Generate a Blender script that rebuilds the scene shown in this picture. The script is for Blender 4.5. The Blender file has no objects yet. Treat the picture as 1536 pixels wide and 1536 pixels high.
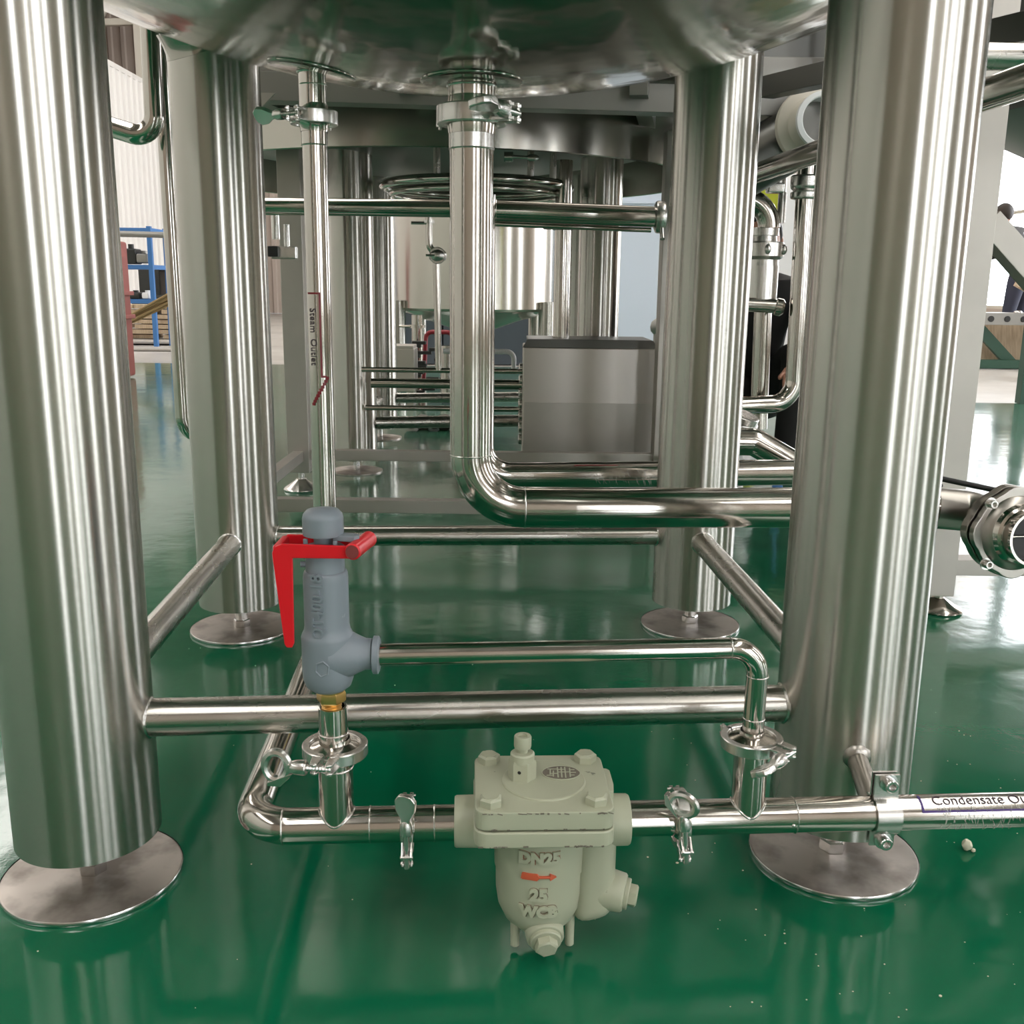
import bpy, bmesh, math, random
from mathutils import Vector, Matrix
random.seed(7)
S = bpy.context.scene
COL = S.collection
R_ = math.radians

# ------------------------------------------------------------------ camera
TH = math.atan(338 / 1503); PH = R_(.67)
fw = Vector((0, math.cos(TH), -math.sin(TH)))
r0 = Vector((1, 0, 0)); u0 = Vector((0, math.sin(TH), math.cos(TH)))
rt = r0 * math.cos(PH) + u0 * math.sin(PH); up = u0 * math.cos(PH) - r0 * math.sin(PH)
cd = bpy.data.cameras.new('camera'); cam = bpy.data.objects.new('camera', cd); COL.objects.link(cam)
M3 = Matrix((rt, up, -fw)).transposed()
cam.matrix_world = Matrix.Translation((0, 0, .70)) @ M3.to_4x4()
cd.sensor_width = 36; cd.lens = 36 * 1503 / 1536; cd.clip_start = .02; cd.clip_end = 200
S.camera = cam

# ------------------------------------------------------------------ exposure, world
S.view_settings.view_transform = 'Standard'; S.view_settings.look = 'None'
S.view_settings.gamma = 1; S.view_settings.use_curve_mapping = False
S.view_settings.exposure = 0.12
S.cycles.max_bounces = 10; S.cycles.glossy_bounces = 7; S.cycles.diffuse_bounces = 4
S.cycles.sample_clamp_indirect = 6; S.cycles.blur_glossy = .5
S.cycles.use_denoising = True
W = bpy.data.worlds.new('world'); S.world = W; W.use_nodes = True
W.node_tree.nodes['Background'].inputs[0].default_value = (.80, .88, 1, 1)
W.node_tree.nodes['Background'].inputs[1].default_value = 1.0
WIN_E = 9.0      # daylight coming through the side windows
SKY_FILL_E = 8.0      # unseen roof strips added for soft overhead fill

# ------------------------------------------------------------------ materials
def mat(name, col, rough=.5, metal=0, **k):
    m = bpy.data.materials.new(name); m.use_nodes = True
    n = m.node_tree.nodes; l = m.node_tree.links; b = n['Principled BSDF']
    b.inputs['Base Color'].default_value = (*col, 1)
    b.inputs['Roughness'].default_value = rough; b.inputs['Metallic'].default_value = metal
    if 'coat' in k: b.inputs['Coat Weight'].default_value = k['coat']; b.inputs['Coat Roughness'].default_value = k.get('coatr', .05)
    if 'trans' in k: b.inputs['Transmission Weight'].default_value = k['trans']
    if 'aniso' in k:
        b.inputs['Anisotropic'].default_value = k['aniso']; b.inputs['Anisotropic Rotation'].default_value = k.get('arot', .25)
        t = n.new('ShaderNodeTangent'); t.direction_type = 'RADIAL'; t.axis = 'Z'; l.new(t.outputs[0], b.inputs['Tangent'])
    if 'alpha' in k: b.inputs['Alpha'].default_value = k['alpha']
    if 'emit' in k:
        b.inputs['Emission Color'].default_value = (*k.get('ecol', col), 1); b.inputs['Emission Strength'].default_value = k['emit']
    tc = n.new('ShaderNodeTexCoord')
    def noise(scale, stretch=(1, 1, 1), detail=4, rough=.55):
        mp = n.new('ShaderNodeMapping'); mp.inputs['Scale'].default_value = stretch
        l.new(tc.outputs['Object'], mp.inputs[0])
        t = n.new('ShaderNodeTexNoise'); t.inputs['Scale'].default_value = scale; t.inputs['Detail'].default_value = detail
        t.inputs['Roughness'].default_value = rough; l.new(mp.outputs[0], t.inputs[0]); return t
    if 'var' in k:        # (scale, stretch, amount, dark colour)
        sc, st, lo, hi, c2 = k['var']
        t = noise(sc, st); r = n.new('ShaderNodeMapRange'); r.inputs[1].default_value = lo; r.inputs[2].default_value = hi
        l.new(t.outputs[0], r.inputs[0]); mx = n.new('ShaderNodeMix'); mx.data_type = 'RGBA'
        mx.inputs[6].default_value = (*col, 1); mx.inputs[7].default_value = (*c2, 1)
        l.new(r.outputs[0], mx.inputs[0]); l.new(mx.outputs[2], b.inputs['Base Color'])
    if 'rvar' in k:
        sc, st, a, c = k['rvar']; t = noise(sc, st); r = n.new('ShaderNodeMapRange')
        r.inputs[1].default_value = .3; r.inputs[2].default_value = .7; r.inputs[3].default_value = a; r.inputs[4].default_value = c
        l.new(t.outputs[0], r.inputs[0]); l.new(r.outputs[0], b.inputs['Roughness'])
    if 'bump' in k:
        sc, st, s, d = k['bump']; t = noise(sc, st); bp = n.new('ShaderNodeBump'); bp.inputs['Strength'].default_value = s
        bp.inputs['Distance'].default_value = d; l.new(t.outputs[0], bp.inputs['Height']); l.new(bp.outputs[0], b.inputs['Normal'])
    return m
STEEL = (.50, .475, .435)
M = dict(
    leg=mat('brushed_steel', STEEL, .24, 1, aniso=.93, rvar=(5, (1, 1, .3), .22, .28), bump=(5, (1, 1, .15), .015, .002), var=(3, (1, 1, .4), .4, .75, (.45, .43, .39))),
    bar=mat('satin_tube_steel', STEEL, .26, 1, aniso=.6, rvar=(20, (1, 1, .3), .22, .32), bump=(50, (1, 1, 30), .03, .0005)),
    pol=mat('polished_tube_steel', (.56, .525, .48), .13, 1, rvar=(14, (1, 1, 1), .09, .17), bump=(9, (1, 1, 1), .05, .002)),
    cast=mat('clamp_steel', (.66, .64, .61), .27, 1, bump=(60, (1, 1, 1), .06, .001)),
    sat=mat('satin_casting', (.40, .375, .34), .32, 1, bump=(80, (1, 1, 1), .08, .001)),
    dish=mat('vessel_plate_steel', (.37, .36, .32), .13, 1, rvar=(3, (1, 1, 1), .09, .18), bump=(2.6, (1, 1, 1), .3, .025)),
    shell=mat('vessel_shell_steel', (.52, .49, .44), .22, 1, aniso=.7, bump=(3, (1, 1, .3), .08, .01)),
    plate=mat('worn_foot_plate', (.50, .45, .41), .45, .85, var=(14, (1, 1, 1), .42, .62, (.26, .225, .20)), rvar=(9, (1, 1, 1), .28, .6), bump=(18, (1, 1, 1), .15, .002)),
    rim=mat('machined_edge_steel', (.72, .71, .70), .2, 1),
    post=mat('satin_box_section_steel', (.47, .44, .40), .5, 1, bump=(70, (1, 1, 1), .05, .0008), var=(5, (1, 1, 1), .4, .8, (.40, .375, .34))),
    sheet=mat('satin_sheet_steel', (.56, .52, .48), .42, 1, bump=(1.6, (1, 1, 1), .04, .01)),
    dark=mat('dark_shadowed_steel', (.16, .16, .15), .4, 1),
    trap=mat('grey_green_paint', (.40, .41, .30), .38, 0, bump=(55, (1, 1, 1), .12, .0015), var=(45, (1, 1, 1), .72, .75, (.15, .16, .12))),
    valve=mat('slate_grey_paint', (.205, .235, .265), .42, 0, bump=(140, (1, 1, 1), .12, .001), var=(40, (1, 1, 1), .72, .76, (.3, .33, .35))),
    red=mat('red_enamel', (.68, .007, .016), .3, 0, bump=(40, (1, 1, 1), .05, .001), var=(38, (1, 1, 1), .70, .73, (.30, .07, .05))),
    redd=mat('worn_red', (.22, .04, .04), .5), orange=mat('orange_paint_on_arrow', (.55, .10, .045), .5),
    rust=mat('rust_brown_print', (.26, .13, .08), .6), relief=mat('dark_letter_outline', (.20, .17, .12), .6),
    brass=mat('brass', (.78, .50, .19), .36, 1), black=mat('black_rubber', (.012, .012, .012), .45),
    gask=mat('white_gasket', (.7, .68, .62), .5), chip=mat('bare_chipped_metal', (.16, .14, .11), .6),
    lred=mat('dark_red_print', (.22, .012, .02), .4), ltxt=mat('black_print', (.05, .03, .04), .4), lpur=mat('violet_print', (.05, .02, .16), .4),
    film=mat('clear_label_film', (.8, .8, .78), .12, 0, alpha=.28),
    conc=mat('concrete', (.46, .43, .39), .6, 0, var=(1.5, (1, 1, 1), .35, .7, (.36, .33, .30)), rvar=(1, (1, 1, 1), .3, .6)),
    wall=mat('white_corrugated_sheet', (.76, .73, .69), .5), wallb=mat('beige_panel', (.44, .365, .31), .6),
    roof=mat('grey_roof_sheet', (.23, .20, .18), .7), purl=mat('cream_steelwork', (.60, .56, .48), .5),
    blue=mat('blue_rack_paint', (.05, .17, .42), .45), navy=mat('navy_paint', (.025, .03, .07), .5),
    cab=mat('slate_cabinet_paint', (.06, .075, .09), .45), bam=mat('dry_bamboo', (.30, .20, .09), .7),
    wood=mat('pale_timber', (.52, .40, .27), .6, 0, var=(6, (8, 1, 1), .4, .7, (.38, .28, .18))), pink=mat('faded_red_paint', (.30, .08, .07), .5),
    mach=mat('dark_machine_paint', (.02, .022, .02), .4), yellow=mat('yellow_paint', (.66, .68, .04), .45), crane=mat('orange_crane_paint', (.72, .34, .05), .5),
    gal=mat('galvanised_steel', (.30, .29, .27), .45, .8), green=mat('dark_green_paint', (.02, .075, .045), .4),
    white=mat('white_plastic', (.80, .80, .80), .35), pane=mat('pale_blue_panel', (.60, .66, .76), .35),
    stone=mat('pale_stone', (.62, .60, .46), .8, bump=(90, (1, 1, 1), .4, .002)), dust=mat('grey_rag', (.12, .11, .09), .9),
    skin=mat('skin', (.50, .25, .17), .5), cloth=mat('black_cloth', (.018, .016, .015), .85), denim=mat('navy_cloth', (.03, .035, .06), .85), hair=mat('black_hair', (.02, .014, .01), .6),
    bag=mat('clear_plastic_film', (.9, .9, .9), .15, 0, trans=.55),
    win=mat('window_daylight', (.9, .95, 1), .5, 0, emit=WIN_E, ecol=(.93, .96, 1)),
    sky_fill=mat('added_skylight_fill', (.9, .95, 1), .5, 0, emit=SKY_FILL_E, ecol=(1, .965, .915)),
)
def floor_mat():
    m = bpy.data.materials.new('green_epoxy_floor'); m.use_nodes = True
    n = m.node_tree.nodes; l = m.node_tree.links; b = n['Principled BSDF']
    tc = n.new('ShaderNodeTexCoord')
    t = n.new('ShaderNodeTexNoise'); t.inputs['Scale'].default_value = 1.6; t.inputs['Detail'].default_value = 5; l.new(tc.outputs['Object'], t.inputs[0])
    r = n.new('ShaderNodeMapRange'); r.inputs[1].default_value = .45; r.inputs[2].default_value = .8; l.new(t.outputs[0], r.inputs[0])
    mx = n.new('ShaderNodeMix'); mx.data_type = 'RGBA'; mx.inputs[6].default_value = (.0, .115, .050, 1); mx.inputs[7].default_value = (.012, .13, .065, 1)
    l.new(r.outputs[0], mx.inputs[0])
    sx = n.new('ShaderNodeSeparateXYZ'); l.new(tc.outputs['Object'], sx.inputs[0])   # dust plus pale wall reflection painted into the base colour behind the vessel
    d = n.new('ShaderNodeMapRange'); d.inputs[1].default_value = 1.9; d.inputs[2].default_value = 4.5; d.inputs[4].default_value = .85; l.new(sx.outputs[1], d.inputs[0])
    dn = n.new('ShaderNodeTexNoise'); dn.inputs['Scale'].default_value = 2.4; dn.inputs['Detail'].default_value = 6; l.new(tc.outputs['Object'], dn.inputs[0])
    dm = n.new('ShaderNodeMath'); dm.operation = 'MULTIPLY'; dr = n.new('ShaderNodeMapRange'); dr.inputs[1].default_value = .3; dr.inputs[2].default_value = .6; dr.inputs[3].default_value = .35
    l.new(dn.outputs[0], dr.inputs[0]); l.new(dr.outputs[0], dm.inputs[0]); l.new(d.outputs[0], dm.inputs[1])
    m2 = n.new('ShaderNodeMix'); m2.data_type = 'RGBA'; m2.inputs[7].default_value = (.10, .17, .13, 1); l.new(dm.outputs[0], m2.inputs[0]); l.new(mx.outputs[2], m2.inputs[6]); l.new(m2.outputs[2], b.inputs['Base Color'])
    b.inputs['Roughness'].default_value = .09; b.inputs['IOR'].default_value = 1.55
    r3 = n.new('ShaderNodeMapRange'); r3.inputs[3].default_value = .05; r3.inputs[4].default_value = .17; l.new(t.outputs[0], r3.inputs[0]); l.new(r3.outputs[0], b.inputs['Roughness'])
    w = n.new('ShaderNodeTexNoise'); w.inputs['Scale'].default_value = 7; w.inputs['Detail'].default_value = 3; l.new(tc.outputs['Object'], w.inputs[0])
    w2 = n.new('ShaderNodeTexNoise'); w2.inputs['Scale'].default_value = 220; w2.inputs['Detail'].default_value = 2; l.new(tc.outputs['Object'], w2.inputs[0])
    b1 = n.new('ShaderNodeBump'); b1.inputs['Strength'].default_value = .12; b1.inputs['Distance'].default_value = .01; l.new(w.outputs[0], b1.inputs['Height'])
    b2 = n.new('ShaderNodeBump'); b2.inputs['Strength'].default_value = .05; b2.inputs['Distance'].default_value = .001; l.new(w2.outputs[0], b2.inputs['Height']); l.new(b1.outputs[0], b2.inputs['Normal'])
    l.new(b2.outputs[0], b.inputs['Normal'])
    return m
M['floor'] = floor_mat()

# ------------------------------------------------------------------ mesh helpers
def frame(n):
    n = Vector(n).normalized(); a = Vector((0, 0, 1)) if abs(n.z) < .9 else Vector((1, 0, 0))
    u = a.cross(n).normalized(); return u, n.cross(u), n
def ring(bm, c, u, v, r, seg, ph=0, ru=1, rv=1):
    return [bm.verts.new(Vector(c) + u * (math.cos(ph + 2 * math.pi * i / seg) * r * ru) + v * (math.sin(ph + 2 * math.pi * i / seg) * r * rv)) for i in range(seg)]
def skin(bm, rings, closed=False, caps=True):
    k = len(rings[0]); pairs = list(zip(rings, rings[1:]))
    if closed: pairs.append((rings[-1], rings[0]))
    for a, b in pairs:
        for i in range(k):
            bm.faces.new((a[i], a[(i + 1) % k], b[(i + 1) % k], b[i]))
    if caps and not closed:
        bm.faces.new(rings[0][::-1]); bm.faces.new(rings[-1])
def lathe(bm, prof, o=(0, 0, 0), ax=(0, 0, 1), seg=32, caps=True, ph=0):
    u, v, n = frame(ax); o = Vector(o)
    skin(bm, [ring(bm, o + n * z, u, v, max(r, 1e-5), seg, ph) for r, z in prof], caps=caps)
def cyl(bm, p0, p1, r, seg=20, r2=None, bev=0, ph=0):
    p0 = Vector(p0); d = Vector(p1) - p0; L = d.length; r2 = r if r2 is None else r2
    pr = [(r, 0), (r2, L)] if not bev else [(r - bev, 0), (r, bev), (r2, L - bev), (r2 - bev, L)]
    lathe(bm, pr, p0, d, seg, ph=ph)
def rounded(pts, R, n=8):
    pts = [Vector(p) for p in pts]; out = [pts[0]]
    for a, b, c in zip(pts, pts[1:], pts[2:]):
        d1 = (a - b).normalized(); d2 = (c - b).normalized(); ang = d1.angle(d2); t = R / math.tan(ang / 2)
        cen = b + (d1 + d2).normalized() * (R / math.sin(ang / 2)); s = b + d1 * t; e = b + d2 * t
        vs = s - cen; ve = e - cen; tot = vs.angle(ve)
        for i in range(n + 1):
            k = i / n; out.append(cen + (vs * math.sin((1 - k) * tot) + ve * math.sin(k * tot)) / math.sin(tot))
    out.append(pts[-1]); return out
def tube(bm, pts, r, seg=24, closed=False, caps=True, wall=0):
    pts = [Vector(p) for p in pts]; N = len(pts); rings = []; u = None
    for i, p in enumerate(pts):
        if closed: t = (pts[(i + 1) % N] - pts[i - 1]).normalized()
        else: t = ((pts[min(i + 1, N - 1)] - p).normalized() + (p - pts[max(i - 1, 0)]).normalized()).normalized()
        if u is None: u = frame(t)[0]
        u = (u - t * u.dot(t)).normalized(); v = t.cross(u)
        rr = r[i] if isinstance(r, (list, tuple)) else r
        rings.append(ring(bm, p, u, v, rr, seg))
    skin(bm, rings, closed, caps)
def box(bm, c, s, rot=None, bev=0, seg=2):
    b2 = bmesh.new(); bmesh.ops.create_cube(b2, size=1)
    bmesh.ops.scale(b2, vec=s, verts=b2.verts)
    if bev: bmesh.ops.bevel(b2, geom=list(b2.edges), offset=bev, segments=seg, affect='EDGES', profile=.5)
    m = Matrix.Translation(c) @ (rot if rot is not None else Matrix.Identity(4)); bmesh.ops.transform(b2, matrix=m, verts=b2.verts)
    me = bpy.data.meshes.new('t'); b2.to_mesh(me); b2.free(); bm.from_mesh(me); bpy.data.meshes.remove(me)
def beam(bm, p0, p1, w, h, bev=.002):      # box section between two points (h is up-ish)
    p0, p1 = Vector(p0), Vector(p1); u, v, n = frame(p1 - p0)
    rot = Matrix((u, v, n)).transposed().to_4x4(); box(bm, (p0 + p1) / 2, (w, h, (p1 - p0).length), rot, bev)
def prism(bm, poly, o, u, v, d, bev=0):     # polygon in (u,v) extruded along u x v by d
    o = Vector(o); u = Vector(u).normalized(); v = Vector(v).normalized(); n = u.cross(v)
    b2 = bmesh.new(); a = [b2.verts.new(o + u * x + v * y) for x, y in poly]; b = [b2.verts.new(o + u * x + v * y + n * d) for x, y in poly]
    k = len(a)
    for i in range(k): b2.faces.new((a[i], a[(i + 1) % k], b[(i + 1) % k], b[i]))
    b2.faces.new(a[::-1]); b2.faces.new(b)
    bmesh.ops.recalc_face_normals(b2, faces=b2.faces)
    if bev: bmesh.ops.bevel(b2, geom=list(b2.edges), offset=bev, segments=2, affect='EDGES', profile=.5)
    me = bpy.data.meshes.new('t'); b2.to_mesh(me); b2.free(); bm.from_mesh(me); bpy.data.meshes.remove(me)
def ball(bm, c, s, rot=None, sub=3):
    b2 = bmesh.new(); bmesh.ops.create_icosphere(b2, subdivisions=sub, radius=1)
    m = Matrix.Translation(c) @ (rot if rot is not None else Matrix.Identity(4)) @ Matrix.Diagonal((*s, 1)); bmesh.ops.transform(b2, matrix=m, verts=b2.verts)
    me = bpy.data.meshes.new('t'); b2.to_mesh(me); b2.free(); bm.from_mesh(me); bpy.data.meshes.remove(me)
def text_bm(s, size, depth, fn=None, bold=0):  # letters as geometry; fn maps flat (x,y,z) to the surface they stand on
    c = bpy.data.curves.new('t', 'FONT'); c.body = s; c.size = size; c.extrude = depth; c.align_x = 'CENTER'; c.align_y = 'CENTER'; c.offset = bold; c.resolution_u = 3
    o = bpy.data.objects.new('t', c); COL.objects.link(o)
    me = bpy.data.meshes.new_from_object(o.evaluated_get(bpy.context.evaluated_depsgraph_get()))
    bpy.data.objects.remove(o); bpy.data.curves.remove(c)
    bm = bmesh.new(); bm.from_mesh(me); bpy.data.meshes.remove(me)
    if fn:
        for v in bm.verts: v.co = Vector(fn(*v.co))
    return bm

NBM = bmesh.new
def obj(name, bm, m, parent=None, label=None, ang=38, recalc=True):
    if recalc: bmesh.ops.recalc_face_normals(bm, faces=bm.faces)
    me = bpy.data.meshes.new(name); bm.to_mesh(me); bm.free()
    org = Vector(parent['org']) if parent else Vector((0, 0, 0))
    me.transform(Matrix.Translation(-org)); me.shade_smooth(); me.set_sharp_from_angle(angle=R_(ang))
    me.materials.append(M[m] if isinstance(m, str) else m)
    o = bpy.data.objects.new(name, me); COL.objects.link(o)
    if parent: o.parent = parent
    o['org'] = tuple(org)
    wn = o.modifiers.new('normals', 'WEIGHTED_NORMAL'); wn.keep_sharp = True; wn.weight = 60
    if label: o['label'] = label
    return o
def thing(name, label, cat, loc, group=None):
    o = bpy.data.objects.new(name, None); COL.objects.link(o); o.location = loc; o.empty_display_size = .05
    o['org'] = tuple(loc); o['label'] = label; o['category'] = cat
    if group: o['group'] = group
    return o
def solo(name, bm, m, label, cat, group=None, kind=None, ang=38):   # a thing made of one mesh, origin at its base
    xs = [v.co for v in bm.verts]; c = sum(xs, Vector()) / len(xs); c.z = min(v.z for v in xs)
    o = obj(name, bm, m, ang=ang); o.data.transform(Matrix.Translation(-c)); o.location = c; o['org'] = tuple(c)
    o['label'] = label; o['category'] = cat
    if group: o['group'] = group
    if kind: o['kind'] = kind
    return o
def struct(name, bm, m, parent=None, label=None, ang=38):
    o = obj(name, bm, m, parent, label, ang)
    if parent is None: o['kind'] = 'structure'
    return o
def straight(name, p0, p1, r, m, parent, seg=40, wall=True, label=None):   # straight tube with its own local Z along the axis
    p0, p1 = Vector(p0), Vector(p1); bm = NBM(); L = (p1 - p0).length
    lathe(bm, [(r, 0), (r, L * .33), (r, L * .66), (r, L)], (0, 0, 0), (0, 0, 1), seg)
    bmesh.ops.recalc_face_normals(bm, faces=bm.faces); me = bpy.data.meshes.new(name); bm.to_mesh(me); bm.free(); me.shade_smooth(); me.set_sharp_from_angle(angle=R_(40)); me.materials.append(M[m])
    o = bpy.data.objects.new(name, me); COL.objects.link(o); org = Vector(parent['org']) if parent else Vector()
    u, v, n = frame(p1 - p0)
    o.matrix_basis = Matrix.Translation(p0 - org) @ Matrix((u, v, n)).transposed().to_4x4()
    if parent: o.parent = parent
    if label: o['label'] = label
    return o
def copy_thing(src, delta=None, label=None, loc=None):
    r = src.copy(); COL.objects.link(r)
    if loc is not None: r.location = loc
    if label: r['label'] = label
    for ch in [c for c in bpy.data.objects if c.parent == src]:
        c = ch.copy(); COL.objects.link(c); c.parent = r
        for g in [q for q in bpy.data.objects if q.parent == ch]:
            d = g.copy(); COL.objects.link(d); d.parent = c
    return r
def weld(bm, c, ax, r, t=.0022):
    u, v, n = frame(ax); N = 48
    tube(bm, [Vector(c) + u * math.cos(2 * math.pi * i / N) * r + v * math.sin(2 * math.pi * i / N) * r for i in range(N)], [t * random.uniform(.75, 1.2) for _ in range(N)], 6, closed=True)

def wp(T, c, ax, r, t=.0022):      # a weld bead round a tube, a part of its own
    b = NBM(); weld(b, c, ax, r, t); return obj('weld_bead', b, 'cast', T)

# ------------------------------------------------------------------ the hall
bm = NBM(); prism(bm, [(-12, -9.1), (10, -9.1), (10, 6.5), (2.6, 6.5), (1.6, 9.0), (-12, 9.0)], (0, 0, -.1), (1, 0, 0), (0, 1, 0), .1); fl = struct('floor', bm, 'floor', label='glossy dark green epoxy floor')
bm = NBM(); box(bm, (-1, 15.6, -.056), (22, 19, .1)); obj('concrete_slab', bm, 'conc', fl, 'bare pale concrete beyond the green coating')
def corrugated(bm, p0, p1, z0, z1, pitch=.25, d=.03, t=.05):
    p0, p1 = Vector(p0), Vector(p1); L = (p1 - p0).length; e = (p1 - p0) / L; nn = Vector((-e.y, e.x, 0)); k = int(L / pitch)
    line = []
    for i in range(k):
        a = i * pitch
        for q, h in ((0, 0), (.55, 0), (.65, 1), (.9, 1)): line.append(p0 + e * (a + q * pitch) + nn * d * h)
    line.append(p1); lo = [bm.verts.new((p.x, p.y, z0)) for p in line]; hi = [bm.verts.new((p.x, p.y, z1)) for p in line]
    for i in range(len(line) - 1): bm.faces.new((lo[i], lo[i + 1], hi[i + 1], hi[i]))
bm = NBM(); corrugated(bm, (-6.6, 25, 0), (-6.6, -7, 0), 0, 4.15); box(bm, (-6.7, 9, 4.15), (.25, 32, .08)); struct('wall_left', bm, 'wall', label='white corrugated sheet partition wall')
bm = NBM(); box(bm, (-12.05, 9, 3.6), (.1, 34, 7.2)); struct('wall_far_left', bm, 'wallb')
bm = NBM(); corrugated(bm, (10, 25, 0), (-12, 25, 0), 0, 7.2, .3, .04); struct('wall_back', bm, 'wallb', label='beige ribbed sheet wall')
# right wall with window openings, panes in them
RW = [(-8.5, -7.2), (-6.5, -6.0), (-4.7, -3.9), (-.7, .1), (3.3, 4.0), (8.2, 12.5), (15, 20)]; RX = 9.0
bm = NBM(); y0 = -9.0
for a, b in RW + [(26, 26)]:
    if a > y0: box(bm, (RX, (y0 + a) / 2, 3.6), (.14, a - y0, 7.2))
    if b < 26:
        box(bm, (RX, (a + b) / 2, .2), (.14, b - a, .4)); box(bm, (RX, (a + b) / 2, 6.35), (.14, b - a, 1.7))
    y0 = b
struct('wall_right', bm, 'wallb')
for i, (a, b) in enumerate(RW):
    bm = NBM(); beam(bm, (RX, a, .4), (RX, a, 5.5), .06, .1); beam(bm, (RX, b, .4), (RX, b, 5.5), .06, .1)
    for z in (.43, 2.1, 3.8, 5.47): box(bm, (RX, (a + b) / 2, z), (.08, b - a, .06))
    w = struct('window_%d' % (i + 1), bm, 'purl')
    bm = NBM(); box(bm, (RX + .02, (a + b) / 2, 2.95), (.01, b - a, 5.1)); obj('pane', bm, 'win', w)
bm = NBM(); BW = [(2.4, 3.4), (6.6, 7.4)]; x0 = -12
for a, b in BW + [(10, 10)]:
    box(bm, ((x0 + a) / 2, -9, 3.6), (a - x0, .12, 7.2))
    if b < 10: box(bm, ((a + b) / 2, -9, .2), (b - a, .12, .4)); box(bm, ((a + b) / 2, -9, 6.1), (b - a, .12, 2.2))
    x0 = b
struct('wall_front', bm, 'wallb')
for i, (a, b) in enumerate(BW):
    bm = NBM()
    for x in (a, b): box(bm, (x, -9, 2.7), (.08, .1, 4.6))
    for z in (.43, 2.6, 4.97): box(bm, ((a + b) / 2, -9, z), (b - a, .1, .06))
    w = struct('window_%d' % (i + 8), bm, 'purl'); bm = NBM(); box(bm, ((a + b) / 2, -9.02, 2.7), (b - a, .01, 4.6)); obj('pane', bm, 'win', w)
bm = NBM(); box(bm, (-1, 8.5, 7.25), (22.4, 35.4, .1)); roof = struct('ceiling', bm, 'roof', label='grey brown roof sheeting')
for x in (-9, -6.2, -3.2, -.2, 2.8, 5.6, 8): bm = NBM(); box(bm, (x, 8.5, 7.08), (.12, 35, .2)); obj('purlin', bm, 'purl', roof)
for x in (-7.6, -1.7, 4.2):
    bm = NBM(); box(bm, (x, 6, 7.19), (1.1, 26, .02)); obj('added_skylight', bm, 'sky_fill', roof)  # added strips, out of view, that brighten the floor from above
# portal frames: rafters with web members and columns behind the left partition
for i, y in enumerate((3.5, 9.5, 15.5, 21.5)):
    bm = NBM(); beam(bm, (-11.9, y, 5.6), (10, y, 6.3), .12, .12); beam(bm, (-11.9, y, 6.6), (10, y, 6.9), .12, .12)
    for k in range(18):
        x = -11.9 + k * 1.2; zb = 5.6 + (x + 11.9) / 21.9 * .7; beam(bm, (x, y, zb), (x + .6, y, zb + .95), .06, .06); beam(bm, (x + .6, y, zb + .95), (x + 1.2, y, zb + .04), .06, .06)
    obj('roof_truss', bm, 'purl', roof)
for y in (3.5, 9.5, 15.5, 21.5):
    bm = NBM(); box(bm, (-7.4, y, 3.0), (.35, .06, 6)); box(bm, (-7.4, y - .16, 3.0), (.35, .02, 6)); box(bm, (-7.4, y + .16, 3.0), (.35, .02, 6)); struct('trim_%d' % int(y), bm, 'purl', label='cream steel stanchion behind the partition')

# ------------------------------------------------------------------ main vessel
LEGR = .082
L = dict(FL=((-.501, 1.085), .060), FR=((.413, 1.152), .064), BL=((-.558, 1.978), .060), BR=((.382, 2.036), .056))
CX, CY = -.066, 1.563
def dishz(r): return .990 + min(r, .95) ** 2 / (2 * 1.45)
V = thing('steel_vessel', 'large stainless vessel overhead standing on four thick brushed legs, nearest the camera', 'tank', (CX, CY, 0))
bm = NBM()
prof = [(.02 + .91 * i / 28, dishz(.02 + .91 * i / 28)) for i in range(29)]
z8, sl = dishz(.93), .93 / 1.45
for i in range(1, 9):
    a = math.atan(sl) + (math.pi / 2 - math.atan(sl)) * i / 8; prof.append((.93 + .09 * (math.sin(a) - math.sin(math.atan(sl))) , z8 + .09 * (math.cos(math.atan(sl)) - math.cos(a))))
prof += [(prof[-1][0], 2.6), (prof[-1][0] - .3, 2.85), (.1, 2.95)]
lathe(bm, prof, (CX, CY, 0), (0, 0, 1), 96); obj('dished_bottom', bm, 'dish', V, ang=60)
for k, ((x, y), z0) in L.items():
    rr = math.hypot(x - CX, y - CY); zt = dishz(rr) + .05
    o = straight('leg', (x, y, z0), (x, y, zt), LEGR, 'leg', V, 96)
    o['org'] = (x, y, z0)
    bm = NBM(); lathe(bm, [(.101, 0), (.103, .001), (.103, .005), (.101, .0062), (.0, .0064)], (x, y, 0), seg=80)
    p = obj('foot_plate', bm, 'plate', o)
    bm = NBM(); cyl(bm, (x, y, .006), (x, y, z0 + .01), .0125, 20); lathe(bm, [(.016, 0), (.017, .002), (.017, .014), (.015, .016)], (x, y, .0065), seg=6); obj('levelling_bolt', bm, 'rim', o)
    bm = NBM(); lathe(bm, [(.1035, .0), (.1042, .001), (.1042, .0045), (.1035, .006)], (x, y, .0002), seg=80, caps=False); obj('plate_rim', bm, 'rim', o)
    bm = NBM()   # flared collar that joins leg and dished bottom
    for q in range(1):
        N = 96; rings = []
        for j, (dr, dz) in enumerate(((.0005, -.012), (.001, -.002), (.006, .012), (.016, .03))):
            rings.append([bm.verts.new((x + math.cos(2 * math.pi * i / N) * (LEGR + dr), y + math.sin(2 * math.pi * i / N) * (LEGR + dr), dishz(min(.93, math.hypot(x + math.cos(2 * math.pi * i / N) * LEGR - CX, y + math.sin(2 * math.pi * i / N) * LEGR - CY))) + dz)) for i in range(N)])
        skin(bm, rings, caps=False)
    obj('weld_collar', bm, 'dish', o)
def lxy(k, z): return Vector((*L[k][0], z))
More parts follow.
